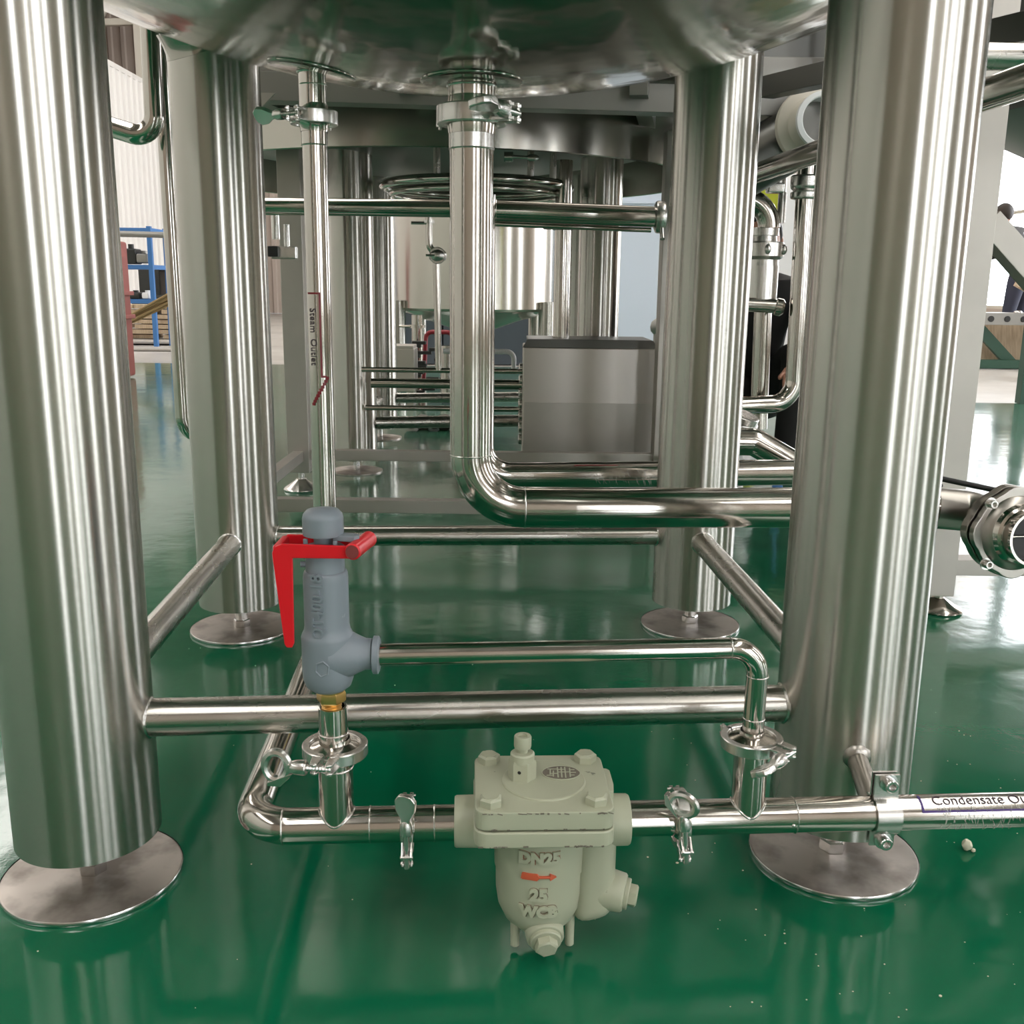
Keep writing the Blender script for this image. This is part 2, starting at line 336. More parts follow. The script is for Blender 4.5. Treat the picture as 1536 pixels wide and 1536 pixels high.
def brace(a, b, z0, z1, r):
    p, q = lxy(a, z0), lxy(b, z1); e = (q - p).normalized()
    o = straight('brace', p + e * (LEGR - .006), q - e * (LEGR - .006), r, 'bar', V, 48)
    o['org'] = V['org']
    for c, s in ((p, 1), (q, -1)):   # weld bead where tube meets leg
        bm = NBM(); N = 40; u, v, n = frame(e); pts = []
        for i in range(N):
            t = 2 * math.pi * i / N; off = u * math.cos(t) * r + v * math.sin(t) * r; lat = Vector((off.x, off.y, 0)); lat -= Vector((e.x, e.y, 0)) * lat.dot(e)
            d = math.sqrt(max(0, LEGR ** 2 - lat.length ** 2)); pts.append(c + off + e * s * d)
        tube(bm, pts, [.0026 * random.uniform(.7, 1.2) for _ in range(N)], 6, closed=True)
        w = obj('weld_bead', bm, 'cast', V)
brace('FL', 'FR', .203, .207, .0222); brace('BL', 'BR', .198, .198, .0205); brace('FL', 'BL', .205, .200, .0215); brace('FR', 'BR', .205, .200, .0215)
# nozzles and pads
bm = NBM(); cyl(bm, (-.066, 1.563, .958), (-.066, 1.563, 1.0), .0345, 40); obj('drain_nozzle', bm, 'pol', V); wp(V, (-.066, 1.563, .984), (0, 0, 1), .035)
bm = NBM(); cyl(bm, (-.306, 1.60, .955), (-.306, 1.60, 1.04), .0205, 32); obj('steam_nozzle', bm, 'pol', V); wp(V, (-.306, 1.60, 1.008), (0, 0, 1), .021)
def pad(cx, cy, r):
    bm = NBM(); N = 48; rings = []
    for q, dz in ((.25, -.003), (.94, -.004), (1.0, -.0015), (1.01, .001)):
        rings.append([bm.verts.new((cx + math.cos(2 * math.pi * i / N) * r * q, cy + math.sin(2 * math.pi * i / N) * r * q, dishz(math.hypot(cx + math.cos(2 * math.pi * i / N) * r * q - CX, cy + math.sin(2 * math.pi * i / N) * r * q - CY)) + dz)) for i in range(N)])
    skin(bm, rings, caps=False); obj('reinforcing_pad', bm, 'dish', V)
pad(-.306, 1.60, .065); pad(-.066, 1.563, .075)

# ------------------------------------------------------------------ tri-clamps
def tri_clamp(c, ax, R, h, ang, label, ferr=None, side=1, wing=.022, rot=0, paddle=True, group=None, gap=0, bd=None, shift=0):
    """two hinged half rings, lugs, eye bolt and winged nut. ax: pipe axis, ang: direction of the bolt lugs round it"""
    c = Vector(c); u, v, n = frame(ax)
    if abs(n.z) > .9: u, v = Vector((1, 0, 0)), Vector((0, 1, 0))
    T = thing('pipe_clamp', label, 'clamp', c, group)
    def P(r, t, z=0): return c + u * (math.cos(t) * r) + v * (math.sin(t) * r) + n * z
    for s in (0, 1):
        bm = NBM(); rings = []; N = 30
        a0 = ang + (.16 if s == 0 else math.pi + .05); a1 = ang + (math.pi - .05 if s == 0 else 2 * math.pi - .16)
        for i in range(N + 1):
            t = a0 + (a1 - a0) * i / N
            rings.append([bm.verts.new(P(r, t, z)) for r, z in ((R * .75, -h * .36), (R * .79, -h * .5), (R * .97, -h * .5), (R, -h * .42), (R, h * .42), (R * .97, h * .5), (R * .79, h * .5), (R * .75, h * .36))])
        skin(bm, rings); hf = obj('clamp_half', bm, 'cast', T)
    # hinge at the back
    bm = NBM()
    for z in (-h * .3, h * .3): 
        p = P(R * 1.08, ang + math.pi, z); cyl(bm, p - n * h * .16, p + n * h * .16, R * .11, 14)
    p = P(R * 1.08, ang + math.pi); cyl(bm, p - n * h * .62, p + n * h * .62, R * .05, 10); obj('hinge_pin', bm, 'cast', T)
    d = (P(1, ang) - c).normalized(); q = n.cross(d)      # d outwards through the lugs, q across the gap
    for s in (1, -1):
        bm = NBM()
        for z in (-h * .36, h * .36):
            prism(bm, [(R * .86, s * R * .10), (R * 1.42, s * R * .12), (R * 1.5, s * R * .2), (R * 1.42, s * R * .34), (R * .9, s * R * .42)], c + n * (z - h * .09), d, q, h * .18, .0006)
        cyl(bm, c + d * R * 1.36 + q * s * R * .23 - n * h * .52, c + d * R * 1.36 + q * s * R * .23 + n * h * .52, R * .075, 10)
        obj('lug', bm, 'cast', T)
    # bolt with winged nut
    w = Vector(bd).normalized() if bd else q * side
    bm = NBM(); a = c + d * R * 1.36 - w * R * .3; b = c + d * R * 1.36 + w * (R * .95 + shift)
    K = 26; pts = [a + (b - a) * i / K for i in range(K + 1)]; tube(bm, pts, [R * .095 * (1.12 if i % 2 else .92) for i in range(K + 1)], 10)
    obj('threaded_bolt', bm, 'cast', T)
    bm = NBM(); s0 = c + d * R * 1.36 + w * (R * .45 + shift)
    m_ = n * math.cos(rot) + d * math.sin(rot); m_ = (m_ - w * m_.dot(w)).normalized(); k_ = w.cross(m_)
    lathe(bm, [(R * .2, 0), (R * .235, R * .06), (R * .22, R * .34), (R * .16, R * .5)], s0, w, 14)
    L0 = R * .42; W0 = wing
    out = [(0.0, R * .14), (R * .2, R * .17), (R * .5, R * .34), (R * .86, R * .38), (R * 1.06, R * .24), (R * 1.10, 0)]
    poly = [(x, y) for x, y in out] + [(x, -y) for x, y in out[-2::-1]]
    if paddle == 2:   # open eye-shaped wing
        N = 28; cc = s0 + w * (L0 + R * .5)
        tube(bm, [cc + w * math.cos(2 * math.pi * i / N) * R * .36 + m_ * math.sin(2 * math.pi * i / N) * R * .44 for i in range(N)], R * .13, 8, closed=True)
        box(bm, s0 + w * L0, (R * .3, R * .3, R * .3), None, R * .05); prism(bm, [(R * .1, -R * .13), (R * .55, -R * .62), (R * .95, -R * .62), (R * .95, -R * .5), (R * .62, -R * .36)], s0 + w * (L0 * .6) - k_ * R * .13, w, m_, R * .26, .0008)
    else:
        prism(bm, poly, s0 + w * L0 - k_ * R * .11, w, m_, R * .22, R * .05)
        prism(bm, [(R * .45, R * .23), (R * .85, R * .28), (R * .98, R * .17), (R * 1.01, 0), (R * .98, -R * .17), (R * .85, -R * .28), (R * .45, -R * .23)], s0 + w * L0 + k_ * R * .09, w, m_, R * .035, .0004)
    obj('wing_nut', bm, 'cast', T)
    # the ferrule faces and the gasket that the ring squeezes together
    fr = ferr or R * .55
    bm = NBM()
    for s in (1, -1): lathe(bm, [(fr, s * h * 1.0), (fr * 1.04, s * h * .62), (R * .70, s * h * .36), (R * .80, s * h * .30), (R * .80, s * h * .03)], c, n, 40, caps=False)
    obj('ferrule', bm, 'pol', T)
    bm = NBM(); lathe(bm, [(fr, -.0012), (R * .79, -.0012), (R * .79, .0012), (fr, .0012)], c, n, 32, caps=False); obj('gasket', bm, 'gask', T)
    return T
EX = Vector((.9978, .066, 0)).normalized()         # run of the front pipework
def PX(x): return Vector((x, .9645 + .066 * x, .147))
tri_clamp((-.305, 1.60, .944), (0, 0, 1), .036, .020, R_(-118), 'steel clamp with long wing nut on steam pipe below the vessel', .0205, -1, rot=R_(40))
tri_clamp((-.066, 1.563, .944), (0, 0, 1), .052, .026, R_(-30), 'largest steel pipe clamp, round the drain pipe under the vessel bottom', .0345, -1, rot=R_(80))
tri_clamp((-.1795, .954, .2335), (0, 0, 1), .0335, .0125, R_(-97), 'horizontal pipe clamp with eye-shaped wing nut under the grey safety valve', .0155, -1, paddle=2, rot=R_(0))
tri_clamp((.2565, .983, .2335), (0, 0, 1), .0325, .0125, R_(-44), 'horizontal pipe clamp with paddle wing nut by the right leg', .0125, -1, rot=R_(60))
tri_clamp(PX(-.106), EX, .0300, .0125, R_(213), 'upright pipe clamp on the pipe left of the steam trap', .0175, -1, rot=R_(25), bd=(0, -.05, 1), shift=.017)
tri_clamp(PX(.183), EX, .0315, .0125, R_(213), 'upright pipe clamp on the pipe right of the steam trap', .0175, -1, rot=R_(40), bd=(-.1, -.05, 1), shift=.017, paddle=2)

# ------------------------------------------------------------------ steam pipe: down behind the valve, forward along the floor, round to the trap
PR = .0187
T = thing('steam_pipe', 'long bent steel steam pipe dropping from the vessel and running to the steam trap', 'pipe', (-.306, 1.60, .13))
bm = NBM(); E0 = PX(-.272); tube(bm, rounded([(-.305, 1.60, .93), (-.3065, 1.60, .147), E0, PX(-.1135)], .045, 12), PR, 40); obj('tube', bm, 'pol', T, ang=50)
bm = NBM(); cyl(bm, (-.305, 1.60, .905), (-.305, 1.60, .935), .0196, 36); obj('welded_ferrule', bm, 'pol', T); wp(T, (-.305, 1.60, .905), (0, 0, 1), .0193, .0012); wp(T, (-.305, 1.60, .99), (0, 0, 1), .0205, .0012)
bm = NBM(); cyl(bm, (-.1795, .9535, .147), (-.1795, .9535, .226), .0178, 32); obj('tee_branch', bm, 'pol', T)
bm = NBM(); N = 40; pts = [Vector((-.1795, .9535, .147)) + Vector((math.cos(t), math.sin(t), 0)) * .018 + Vector((0, 0, math.sqrt(max(0, (PR + .0004) ** 2 - (math.sin(t) * .018) ** 2)))) for t in [2 * math.pi * i / N for i in range(N)]]
tube(bm, pts, .0013, 6, closed=True); obj('weld_bead', bm, 'cast', T); wp(T, (-.1795, .9535, .214), (0, 0, 1), .0178, .001); wp(T, PX(-.235), EX, PR, .0009); wp(T, PX(-.145), EX, PR, .0009)
# label: printed film on the pipe
def on_cyl(cx, cy, r, th0, zc, vert=True):
    def fn(x, y, z): t = th0 + y / r; return (cx + math.cos(t) * (r + z), cy + math.sin(t) * (r + z), zc - x)
    return fn
def on_cyl_strip(fn, x0, x1, y0, y1, z, bm, nx=2, ny=8):
    g = [[bm.verts.new(fn(x0 + (x1 - x0) * i / nx, y0 + (y1 - y0) * j / ny, z)) for j in range(ny + 1)] for i in range(nx + 1)]
    for i in range(nx):
        for j in range(ny): bm.faces.new((g[i][j], g[i + 1][j], g[i + 1][j + 1], g[i][j + 1]))
SF = on_cyl(-.306, 1.60, PR, R_(-112), .62)
bm = text_bm('Steam  Outlet', .0155, .0002, lambda x, y, z: SF(x, y, z + .0008)); obj('label_text', bm, 'ltxt', T)
bm = NBM()
on_cyl_strip(SF, -.068, .062, .0105, .0135, .0008, bm); on_cyl_strip(SF, -.068, -.065, -.008, .0135, .0008, bm)
for i in range(10):
    a, b = i / 10, (i + 1) / 10; on_cyl_strip(SF, .062 + .045 * a, .062 + .045 * b, .0145 + .006 - .026 * b, .0145 + .006 - .026 * a + .003, .0008, bm, 1, 1)
on_cyl_strip(SF, .060, .063, .0105, .020, .0008, bm); obj('label_outline', bm, 'lred', T)

# ------------------------------------------------------------------ drain pipe (large) running off to the right with its valve
T = thing('drain_pipe', 'thick polished drain pipe dropping from the vessel then running right behind the leg', 'pipe', (-.066, 1.56, .32))
DR = .0325
bm = NBM(); tube(bm, rounded([(-.066, 1.563, .93), (-.0665, 1.562, .356), (.10, 1.567, .356), (.69, 1.60, .356)], .085, 14), DR, 56); obj('tube', bm, 'pol', T, ang=50)
bm = NBM(); cyl(bm, (-.066, 1.563, .898), (-.066, 1.563, .933), .0338, 48); obj('weld_bead', bm, 'cast', T); wp(T, (-.066, 1.563, .897), (0, 0, 1), .0332, .0013); wp(T, (-.0665, 1.562, .441), (0, 0, 1), DR, .0013); wp(T, (.02, 1.5645, .356), (1, .05, 0), DR, .0013)
# butterfly valve on its end, opening towards the camera
T = thing('butterfly_valve', 'round flanged valve with open black bore at the right edge', 'valve', (.765, 1.55, .28))
c = Vector((.772, 1.50, .340)); ax = Vector((.15, -1, .06)).normalized()
bm = NBM(); tube(bm, rounded([(.685, 1.60, .356), (.757, 1.603, .350), c - ax * .03], .03, 8), .034, 40); obj('elbow', bm, 'sat', T)
u, v, n = frame(ax)
bm = NBM(); pl = []
for i in range(48):
    t = 2 * math.pi * i / 48; rr = .066 + .006 * max(0, math.cos(4 * t)); pl.append((math.cos(t) * rr, math.sin(t) * rr))
prism(bm, pl, c - n * .028, u, v, .018, .002); obj('flange', bm, 'sat', T, 'satin steel body flange')
bm = NBM(); prism(bm, pl, c - n * .004, u, v, .012, .0018); lathe(bm, [(.058, .008), (.056, .013), (.048, .018), (.043, .020)], c, n, 56); obj('flange', bm, 'sat', T)
bm = NBM(); lathe(bm, [(.048, .016), (.044, .026), (.040, .028), (.040, .046), (.0425, .048), (.0425, .054), (.0385, .054), (.0375, .03), (.0365, .0)], c, n, 56, caps=False); obj('liner', bm, 'pol', T)
bm = NBM(); lathe(bm, [(.0368, .030), (.02, .029), (0, .029)], c, n, 40); obj('disc', bm, 'black', T)
bm = NBM(); cyl(bm, c + n * .034 - u * .036, c + n * .034 + u * .036, .0018, 12); obj('spindle', bm, 'pol', T)
for t in (20, 110, 200, 290):
    p = c + (u * math.cos(R_(t + 25)) + v * math.sin(R_(t + 25))) * .066; bm = NBM()
    lathe(bm, [(.0065, .006), (.0065, .016), (.0058, .0175), (.0038, .0175), (.0036, .012), (0, .012)], p, n, 24); lathe(bm, [(.0095, .0065), (.0095, .0085)], p, n, 24); obj('bolt', bm, 'cast', T)
bm = NBM(); cyl(bm, (.69, 1.585, .395), (.655, 1.57, .418), .004, 12); cyl(bm, (.655, 1.57, .415), (.775, 1.53, .395), .0045, 14); ball(bm, (.652, 1.57, .420), (.017, .017, .02)); obj('lever', bm, 'black', T, 'black ball handle on a thin rod')

# second pipe behind it
T = thing('return_pipe', 'thinner-looking second polished pipe running behind and above the drain pipe', 'pipe', (-.07, 2.4, .2))
bm = NBM(); tube(bm, rounded([(-.078, 2.4, .905), (-.078, 2.4, .250), (.05, 2.41, .250), (.90, 2.46, .262)], .075, 14), .032, 44); obj('tube', bm, 'pol', T, ang=50)
bm = NBM()
on = lambda x, y, z: (x, 2.405 + x * .06 - math.cos(y / .032) * (.0322 + z), .251 + math.sin(y / .032) * (.0322 + z))
def strip(fn, x0, x1, y0, y1, bm, ny=4):
    g = [[bm.verts.new(fn(x, y0 + (y1 - y0) * j / ny, .0004)) for j in range(ny + 1)] for x in (x0, x1)]
    for j in range(ny): bm.faces.new((g[0][j], g[1][j], g[1][j + 1], g[0][j + 1]))
strip(on, .15, .30, .032, .0345, bm); strip(on, .30, .335, .030, .0365, bm); obj('label_outline', bm, 'lred', T)
bm = NBM()
for i in range(70):
    x = .20 + random.random() * .16; y = random.uniform(-.012, .022); l = random.uniform(.004, .016); k = random.uniform(.1, 1.2)
    tube(bm, [on(x + l * k * j / 3 * .7, y - l * j / 3, .0006) for j in range(4)], .00045, 4)
o = obj('label_film', bm, 'film', T); o['label'] = 'torn clear film of a sticker'; o['kind'] = 'stuff'
T = thing('header_pipe', 'horizontal dark reflecting pipe running level behind the vessel legs', 'pipe', (-.2, 2.5, .85))
bm = NBM(); cyl(bm, (-.72, 2.48, .880), (-.06, 2.49, .880), .0205, 36); cyl(bm, (-.052, 2.49, .876), (.345, 2.52, .868), .0245, 36); lathe(bm, [(.026, 0), (.028, .003), (.028, .014), (.026, .017)], (-.062, 2.49, .877), (1, 0, 0), 36); obj('tube', bm, 'pol', T, ang=50)
bm = NBM(); lathe(bm, [(.027, 0), (.036, .004), (.038, .008), (.038, .02), (.034, .026)], (.335, 2.52, .868), (1, 0, 0), 36); cyl(bm, (.352, 2.50, .845), (.352, 2.48, .815), .006, 10); obj('end_clamp', bm, 'cast', T)
bm = NBM(); cyl(bm, (-.10, 2.50, .848), (.33, 2.53, .838), .006, 16); obj('drip_tube', bm, 'pol', T)

# ------------------------------------------------------------------ short pipe into the trap
T = thing('inlet_pipe', 'short steel pipe between the upright clamp and the left side of the steam trap', 'pipe', PX(-.08))
bm = NBM(); cyl(bm, PX(-.0985), PX(-.045), PR, 44); obj('tube', bm, 'pol', T); wp(T, PX(-.078), EX, PR, .0009)
# ------------------------------------------------------------------ steam trap
tc_ = Vector((.034, .9665, 0)); T = thing('steam_trap', 'grey-green painted cast steam trap with square bolted cover in the front pipe', 'steam trap', (tc_.x, tc_.y, .004))
RZ = Matrix.Rotation(R_(2.5), 4, 'Z')
def tw(x, y, z): return tc_ + (RZ @ Vector((x, y, z)))
def rrect(w, h, r, n=5):
    o = []
    for sx, sy, a0 in ((1, 1, 0), (-1, 1, 90), (-1, -1, 180), (1, -1, 270)):
        for i in range(n + 1): a = R_(a0 + 90 * i / n); o.append((sx * (w - r) + math.cos(a) * r, sy * (h - r) + math.sin(a) * r))
    return o
ux, uy = RZ @ Vector((1, 0, 0)), RZ @ Vector((0, 1, 0))
# body: bowl, flange, side bosses, sump at the right
bm = NBM()
prof = [(.004, .0235), (.016, .025), (.028, .0305), (.038, .041), (.0445, .056), (.0468, .073), (.0472, .098), (.0484, .100), (.0490, .130), (.0505, .150), (.053, .1545)]
lathe(bm, prof, tc_, seg=64, caps=False)
prism(bm, rrect(.071, .0635, .014), tw(0, 0, .1525), ux, uy, .0175, .002)
for s, x1 in ((-1, -.091), (1, .094)):
    p0 = tw(s * .02, 0, .1475); p1 = tw(x1, 0, .1475); lathe(bm, [(.030, 0), (.0275, .03), (.0268, (p1 - p0).length - .002), (.0255, (p1 - p0).length)], p0, p1 - p0, 40)
b3 = NBM(); box(b3, tw(.058, -.002, .098), (.045, .048, .108), RZ, .017, 4)
for v_ in b3.verts:
    if v_.co.z < .075: v_.co.z += max(0, (tc_.x + .085 - v_.co.x)) * -.25; 
me = bpy.data.meshes.new('t'); b3.to_mesh(me); b3.free(); bm.from_mesh(me); bpy.data.meshes.remove(me)
lathe(bm, [(.024, -.03), (.0215, 0), (.0205, .010), (.0185, .012)], tw(.080, -.008, .068), RZ @ Vector((1, -.28, -.12)), 36)
lathe(bm, [(.023, -.03), (.0205, 0), (.0198, .008), (.0178, .010)], tw(.004, -.031, .036), RZ @ Vector((.06, -1, -.30)), 36)
for x in (-.026, .033): cyl(bm, tw(x, -.008, .055), tw(x, -.012, .006), .0055, 14, .0048, .001)
body = obj('body', bm, 'trap', T, ang=50)
bm = NBM(); prism(bm, rrect(.0700, .0625, .012), tw(0, 0, .1715), ux, uy, .0205, .0022)
prism(bm, [(.052, -.02), (.0745, -.016), (.0765, .0), (.0765, .03), (.0735, .034), (.052, .038)], tw(0, 0, .1715), ux, uy, .018, .001)
lathe(bm, [(.0445, .1915), (.0440, .1932), (.0425, .1938), (.040, .1930), (.0, .1928)], tw(.003, .003, 0), seg=56)
cover = obj('cover', bm, 'trap', T)
for x, y in ((-.054, -.046), (.053, -.044), (-.054, .047), (.052, .048)):
    bm = NBM(); lathe(bm, [(.0118, .0), (.0122, .001), (.0122, .0075), (.0100, .0092)], tw(x, y, .1918), seg=6, ph=random.random()); lathe(bm, [(.0085, .0090), (.0082, .0098)], tw(x, y, .1918), seg=18); obj('bolt', bm, 'trap', T)
bm = NBM(); o_ = tw(-.0195, .010, 0)
lathe(bm, [(.0145, .192), (.015, .193), (.015, .211), (.0135, .214)], o_, seg=6, ph=.35); lathe(bm, [(.0128, .212), (.0128, .220), (.0112, .2215)], o_, seg=32); vp = obj('air_vent', bm, 'trap', T)
bm = NBM(); lathe(bm, [(.0055, .220), (.0055, .226), (.0088, .227), (.0092, .229), (.0092, .2385), (.0085, .240), (.005, .240), (.0048, .237), (0, .237)], o_, seg=28); obj('vent_screw', bm, 'trap', vp)
bm = NBM(); d = Vector((-.25, -1, 0)).normalized(); lathe(bm, [(.0019, 0), (.0, .0003)], o_ + Vector((0, 0, .204)) + d * .0135, d, 14); obj('vent_hole', bm, 'black', vp)
# maker's oval medallion, raised strokes in an oval rim
bm = NBM(); mo = tw(.0225, .017, .1934); N = 40
tube(bm, [mo + ux * math.cos(2 * math.pi * i / N) * .0205 + uy * math.sin(2 * math.pi * i / N) * .0155 for i in range(N)], .0007, 6, closed=True)
for x, y0, y1 in ((-.012, -.004, .008), (-.009, -.009, .004), (-.004, -.011, .012), (.0, -.011, .012), (.004, -.012, .012), (.009, -.010, .010)):
    beam(bm, mo + ux * x + uy * y0, mo + ux * (x + .001) + uy * y1, .0014, .0016, .0003)
for x0, x1, y in ((-.014, -.004, .008), (-.012, -.003, -.002), (-.004, .009, .001), (-.004, .004, .007), (.009, .015, .006), (.009, .016, .0), (.009, .014, -.006), (-.016, -.008, -.006)):
    beam(bm, mo + ux * x0 + uy * y, mo + ux * x1 + uy * y, .0014, .0014, .0003)
obj('medallion', bm, 'trap', cover)
bm = NBM(); prism(bm, [(math.cos(2 * math.pi * i / 32) * .0200, math.sin(2 * math.pi * i / 32) * .0150) for i in range(32)], mo - Vector((0, 0, .0012)), ux, uy, .0015); obj('medallion_field', bm, 'chip', cover, 'darker field of the medallion')
# cast lettering on the bowl
def bowl(rad, zc, tilt=0, th0=R_(-90 + 2.5)):
    def fn(x, y, z): t = th0 + x / rad; zz = zc + y; rr = rad + z - max(0, .073 - zz) ** 2 * 7; return (tc_.x + math.cos(t) * rr, tc_.y + math.sin(t) * rr, zz)
    return fn
for s, zc, size, sx in (('DN25', .1325, .0165, -.004), ('25', .0895, .0175, -.004), ('WCB', .0700, .0162, -.004)):
    f_ = bowl(.0490 if zc > .1 else .0470, zc); bm = text_bm(s, size, .0026, lambda x, y, z: f_(x + sx, y, z + .0004), .0011); obj('cast_lettering', bm, 'trap', body, 'raised characters ' + s)
    bm = text_bm(s, size, .0008, lambda x, y, z: f_(x + sx + .0004, y - .0003, z + .0002), .0017); obj('letter_outline', bm, 'rust' if s == 'DN25' else 'relief', body, 'worn colour and painted shade round the raised characters')  # worn rust colour, plus dark outlines standing in for shade round letters
f_ = bowl(.0490, .1115); bm = NBM()
for poly in ([(-.0205, -.0028), (-.0195, .0034), (-.004, .0034), (-.001, 0), (-.004, -.0034), (-.0195, -.0034), (-.0175, 0)], [(-.003, -.001), (-.003, .001), (.010, .001), (.010, -.001)], [(.009, -.0036), (.009, .0036), (.0155, 0)]):
    cx_ = sum(p[0] for p in poly) / len(poly); cy_ = sum(p[1] for p in poly) / len(poly)
    top = [bm.verts.new(f_(x - .002, y, .0024)) for x, y in poly]; bot = [bm.verts.new(f_(x - .002, y, -.001)) for x, y in poly]; k = len(poly)
    cv = bm.verts.new(f_(cx_ - .002, cy_, .0026))
    for i in range(k): bm.faces.new((top[i], top[(i + 1) % k], cv)); bm.faces.new((top[i], top[(i + 1) % k], bot[(i + 1) % k], bot[i]))
obj('flow_arrow', bm, 'orange', body, 'raised orange flow arrow pointing right')
# plugs
for p, d, nm in ((tw(.092, -.0114, .0665), RZ @ Vector((1, -.28, -.12)), 1), (tw(.0046, -.041, .033), RZ @ Vector((.06, -1, -.30)), 2)):
    d = d.normalized(); bm = NBM()
    lathe(bm, [(.0165, -.002), (.0165, .003), (.0155, .004)], p, d, 32); lathe(bm, [(.0118, .003), (.0122, .004), (.0122, .0115), (.0100, .013)], p, d, 6, ph=.3); obj('plug', bm, 'trap', T)
# chipped paint along the cover edges
bm = NBM()
for i in range(46):
    x = random.uniform(-.066, .066); z = random.choice((.1905, .1905, .1728, .1545, .1545)); y = -.0628 if z > .171 else -.0638
    w_, h_ = random.uniform(.001, .0055), random.uniform(.0006, .0018); box(bm, tw(x, y, z + random.uniform(-.0006, .0006)), (w_, .0006, h_), RZ @ Matrix.Rotation(random.uniform(-.3, .3), 4, 'Y'))
o = obj('paint_chips', bm, 'chip', T, 'dark bare spots along the cover edge'); o['kind'] = 'stuff'

# ------------------------------------------------------------------ safety valve
vx, vy = -.1835, .952; o_ = Vector((vx, vy, 0))
T = thing('safety_valve', 'slate grey safety valve with red lever, standing on the pipe at left', 'valve', (vx, vy, .24))
bm = NBM(); lathe(bm, [(.010, .2985), (.017, .3005), (.0225, .305), (.0253, .313), (.0258, .322), (.0258, .348), (.0262, .3565), (.0250, .3600), (.0232, .3635), (.0222, .369), (.0222, .40), (.0222, .4175), (.0216, .4225), (.0208, .4245), (.0192, .4252), (.0192, .449), (.0180, .450)], o_, seg=64)
p0 = Vector((vx + .004, vy, .3375)); lathe(bm, [(.0262, 0), (.0235, .018), (.0185, .028), (.0160, .034), (.0158, .040)], p0, (1, .03, 0), 48)
lathe(bm, [(.0165, .0), (.0192, .0012), (.0192, .0062), (.0165, .0075), (.0115, .0075)], (vx + .0445, vy + .0012, .3365), (1, .03, 0), 48)
body = obj('body', bm, 'valve', T, ang=55)
bm = NBM(); lathe(bm, [(.0196, .4615), (.0200, .464), (.0200, .478), (.0190, .482), (.0155, .4860), (.008, .4875), (0, .488)], o_ + Vector((-.001, 0, 0)), seg=56, caps=False); lathe(bm, [(.0196, .4615), (.010, .4615), (.009, .447)], o_ + Vector((-.001, 0, 0)), seg=40, caps=False)
prism(bm, [(.012, -.008), (.034, -.006), (.037, 0), (.034, .006), (.012, .008)], o_ + Vector((0, 0, .4570)), (1, -.25, 0), (.25, 1, 0), .006, .001)
for x, y in ((-.017, -.008), (.013, -.014), (-.008, .017)): box(bm, o_ + Vector((x, y, .4545)), (.004, .004, .008), None, .0006)
obj('cap', bm, 'valve', T, ang=50)
bm = NBM(); hz = .4515
poly = [(-.047, -.0035), (-.0445, .0025), (-.038, .0055), (.030, .0040), (.0345, 0), (.0345, -.0085), (-.0275, -.0085), (-.0290, -.095), (-.0310, -.0995), (-.0365, -.0995), (-.0385, -.096), (-.0465, -.010)]
prism(bm, poly, Vector((vx + .0005, vy - .0195, hz)), (1, 0, 0), (0, 0, 1), .0040, .0011)
prism(bm, [(-.046, -.006), (-.042, .0045), (.028, .0040), (.032, 0), (.032, -.007), (-.040, -.007)], Vector((vx + .001, vy + .0215, hz)), (1, 0, 0), (0, 0, 1), .0040, .001)
box(bm, (vx - .0425, vy - .001, hz - .001), (.007, .042, .009), None, .002)
lever = obj('lever', bm, 'red', T)
bm = NBM(); p = Vector((vx + .0315, vy - .029, hz)); cyl(bm, p, p + Vector((.009, .052, 0)), .0082, 28, bev=.0012); obj('pivot', bm, 'red', lever)
bm = NBM(); lathe(bm, [(.0066, .0), (.0064, .0006), (0, .0008)], p, (-.17, -1, 0), 24); obj('pivot_end', bm, 'redd', lever, 'worn brown end of the pivot')
VF = lambda x, y, z: (vx + math.cos(R_(-101) + y / .022) * (.0216 + z), vy + math.sin(R_(-101) + y / .022) * (.0216 + z), .3935 + x)
bm = text_bm('QT400-18', .0160, .0018, lambda x, y, z: VF(x * .98, -y * 1, z + .0009), .0003); obj('cast_lettering', bm, 'valve', body, 'raised characters QT400-18')
bm = NBM(); N = 6; cc = lambda a: (vx + math.cos(R_(-93) + math.cos(a) * .0070 / .026) * .0262, vy + math.sin(R_(-93) + math.cos(a) * .0070 / .026) * .0262, .331 + math.sin(a) * .0080)
tube(bm, [cc(2 * math.pi * i / 30) if 0 else tuple(Vector(cc(R_(60 * (i // 4) + 20))) .lerp(Vector(cc(R_(60 * (i // 4 + 1) + 20))), (i % 4) / 4)) for i in range(24)], .0009, 6, closed=True); obj('hexagon_mark', bm, 'valve', body)
bm = NBM(); cyl(bm, (vx - .0180, vy - .004, .4320), (vx - .0235, vy - .005, .4320), .003, 12); obj('screw', bm, 'valve', T)
bm = NBM(); lathe(bm, [(.0085, .279), (.0105, .2795), (.0085, .2812), (.0105, .2828), (.0085, .2845), (.0105, .286), (.0110, .2875)], (vx + .002, vy, 0), seg=32); lathe(bm, [(.0135, .2865), (.0150, .2885), (.0150, .2965), (.0138, .2985), (.0125, .3000)], (vx + .002, vy, 0), seg=6, ph=.5); lathe(bm, [(.0135, .2978), (.0138, .2995), (.012, .3010)], (vx + .002, vy, 0), seg=32); obj('brass_fitting', bm, 'brass', T, 'brass hexagon nipple')
bm = NBM(); lathe(bm, [(.0150, .236), (.0150, .252), (.0146, .2525), (.0146, .2805), (.0136, .281), (.0122, .281), (.0120, .272)], (vx + .003, vy + .001, 0), seg=48, caps=False); obj('inlet_stub', bm, 'pol', T); wp(T, (vx + .003, vy + .001, .2525), (0, 0, 1), .0149, .0009)

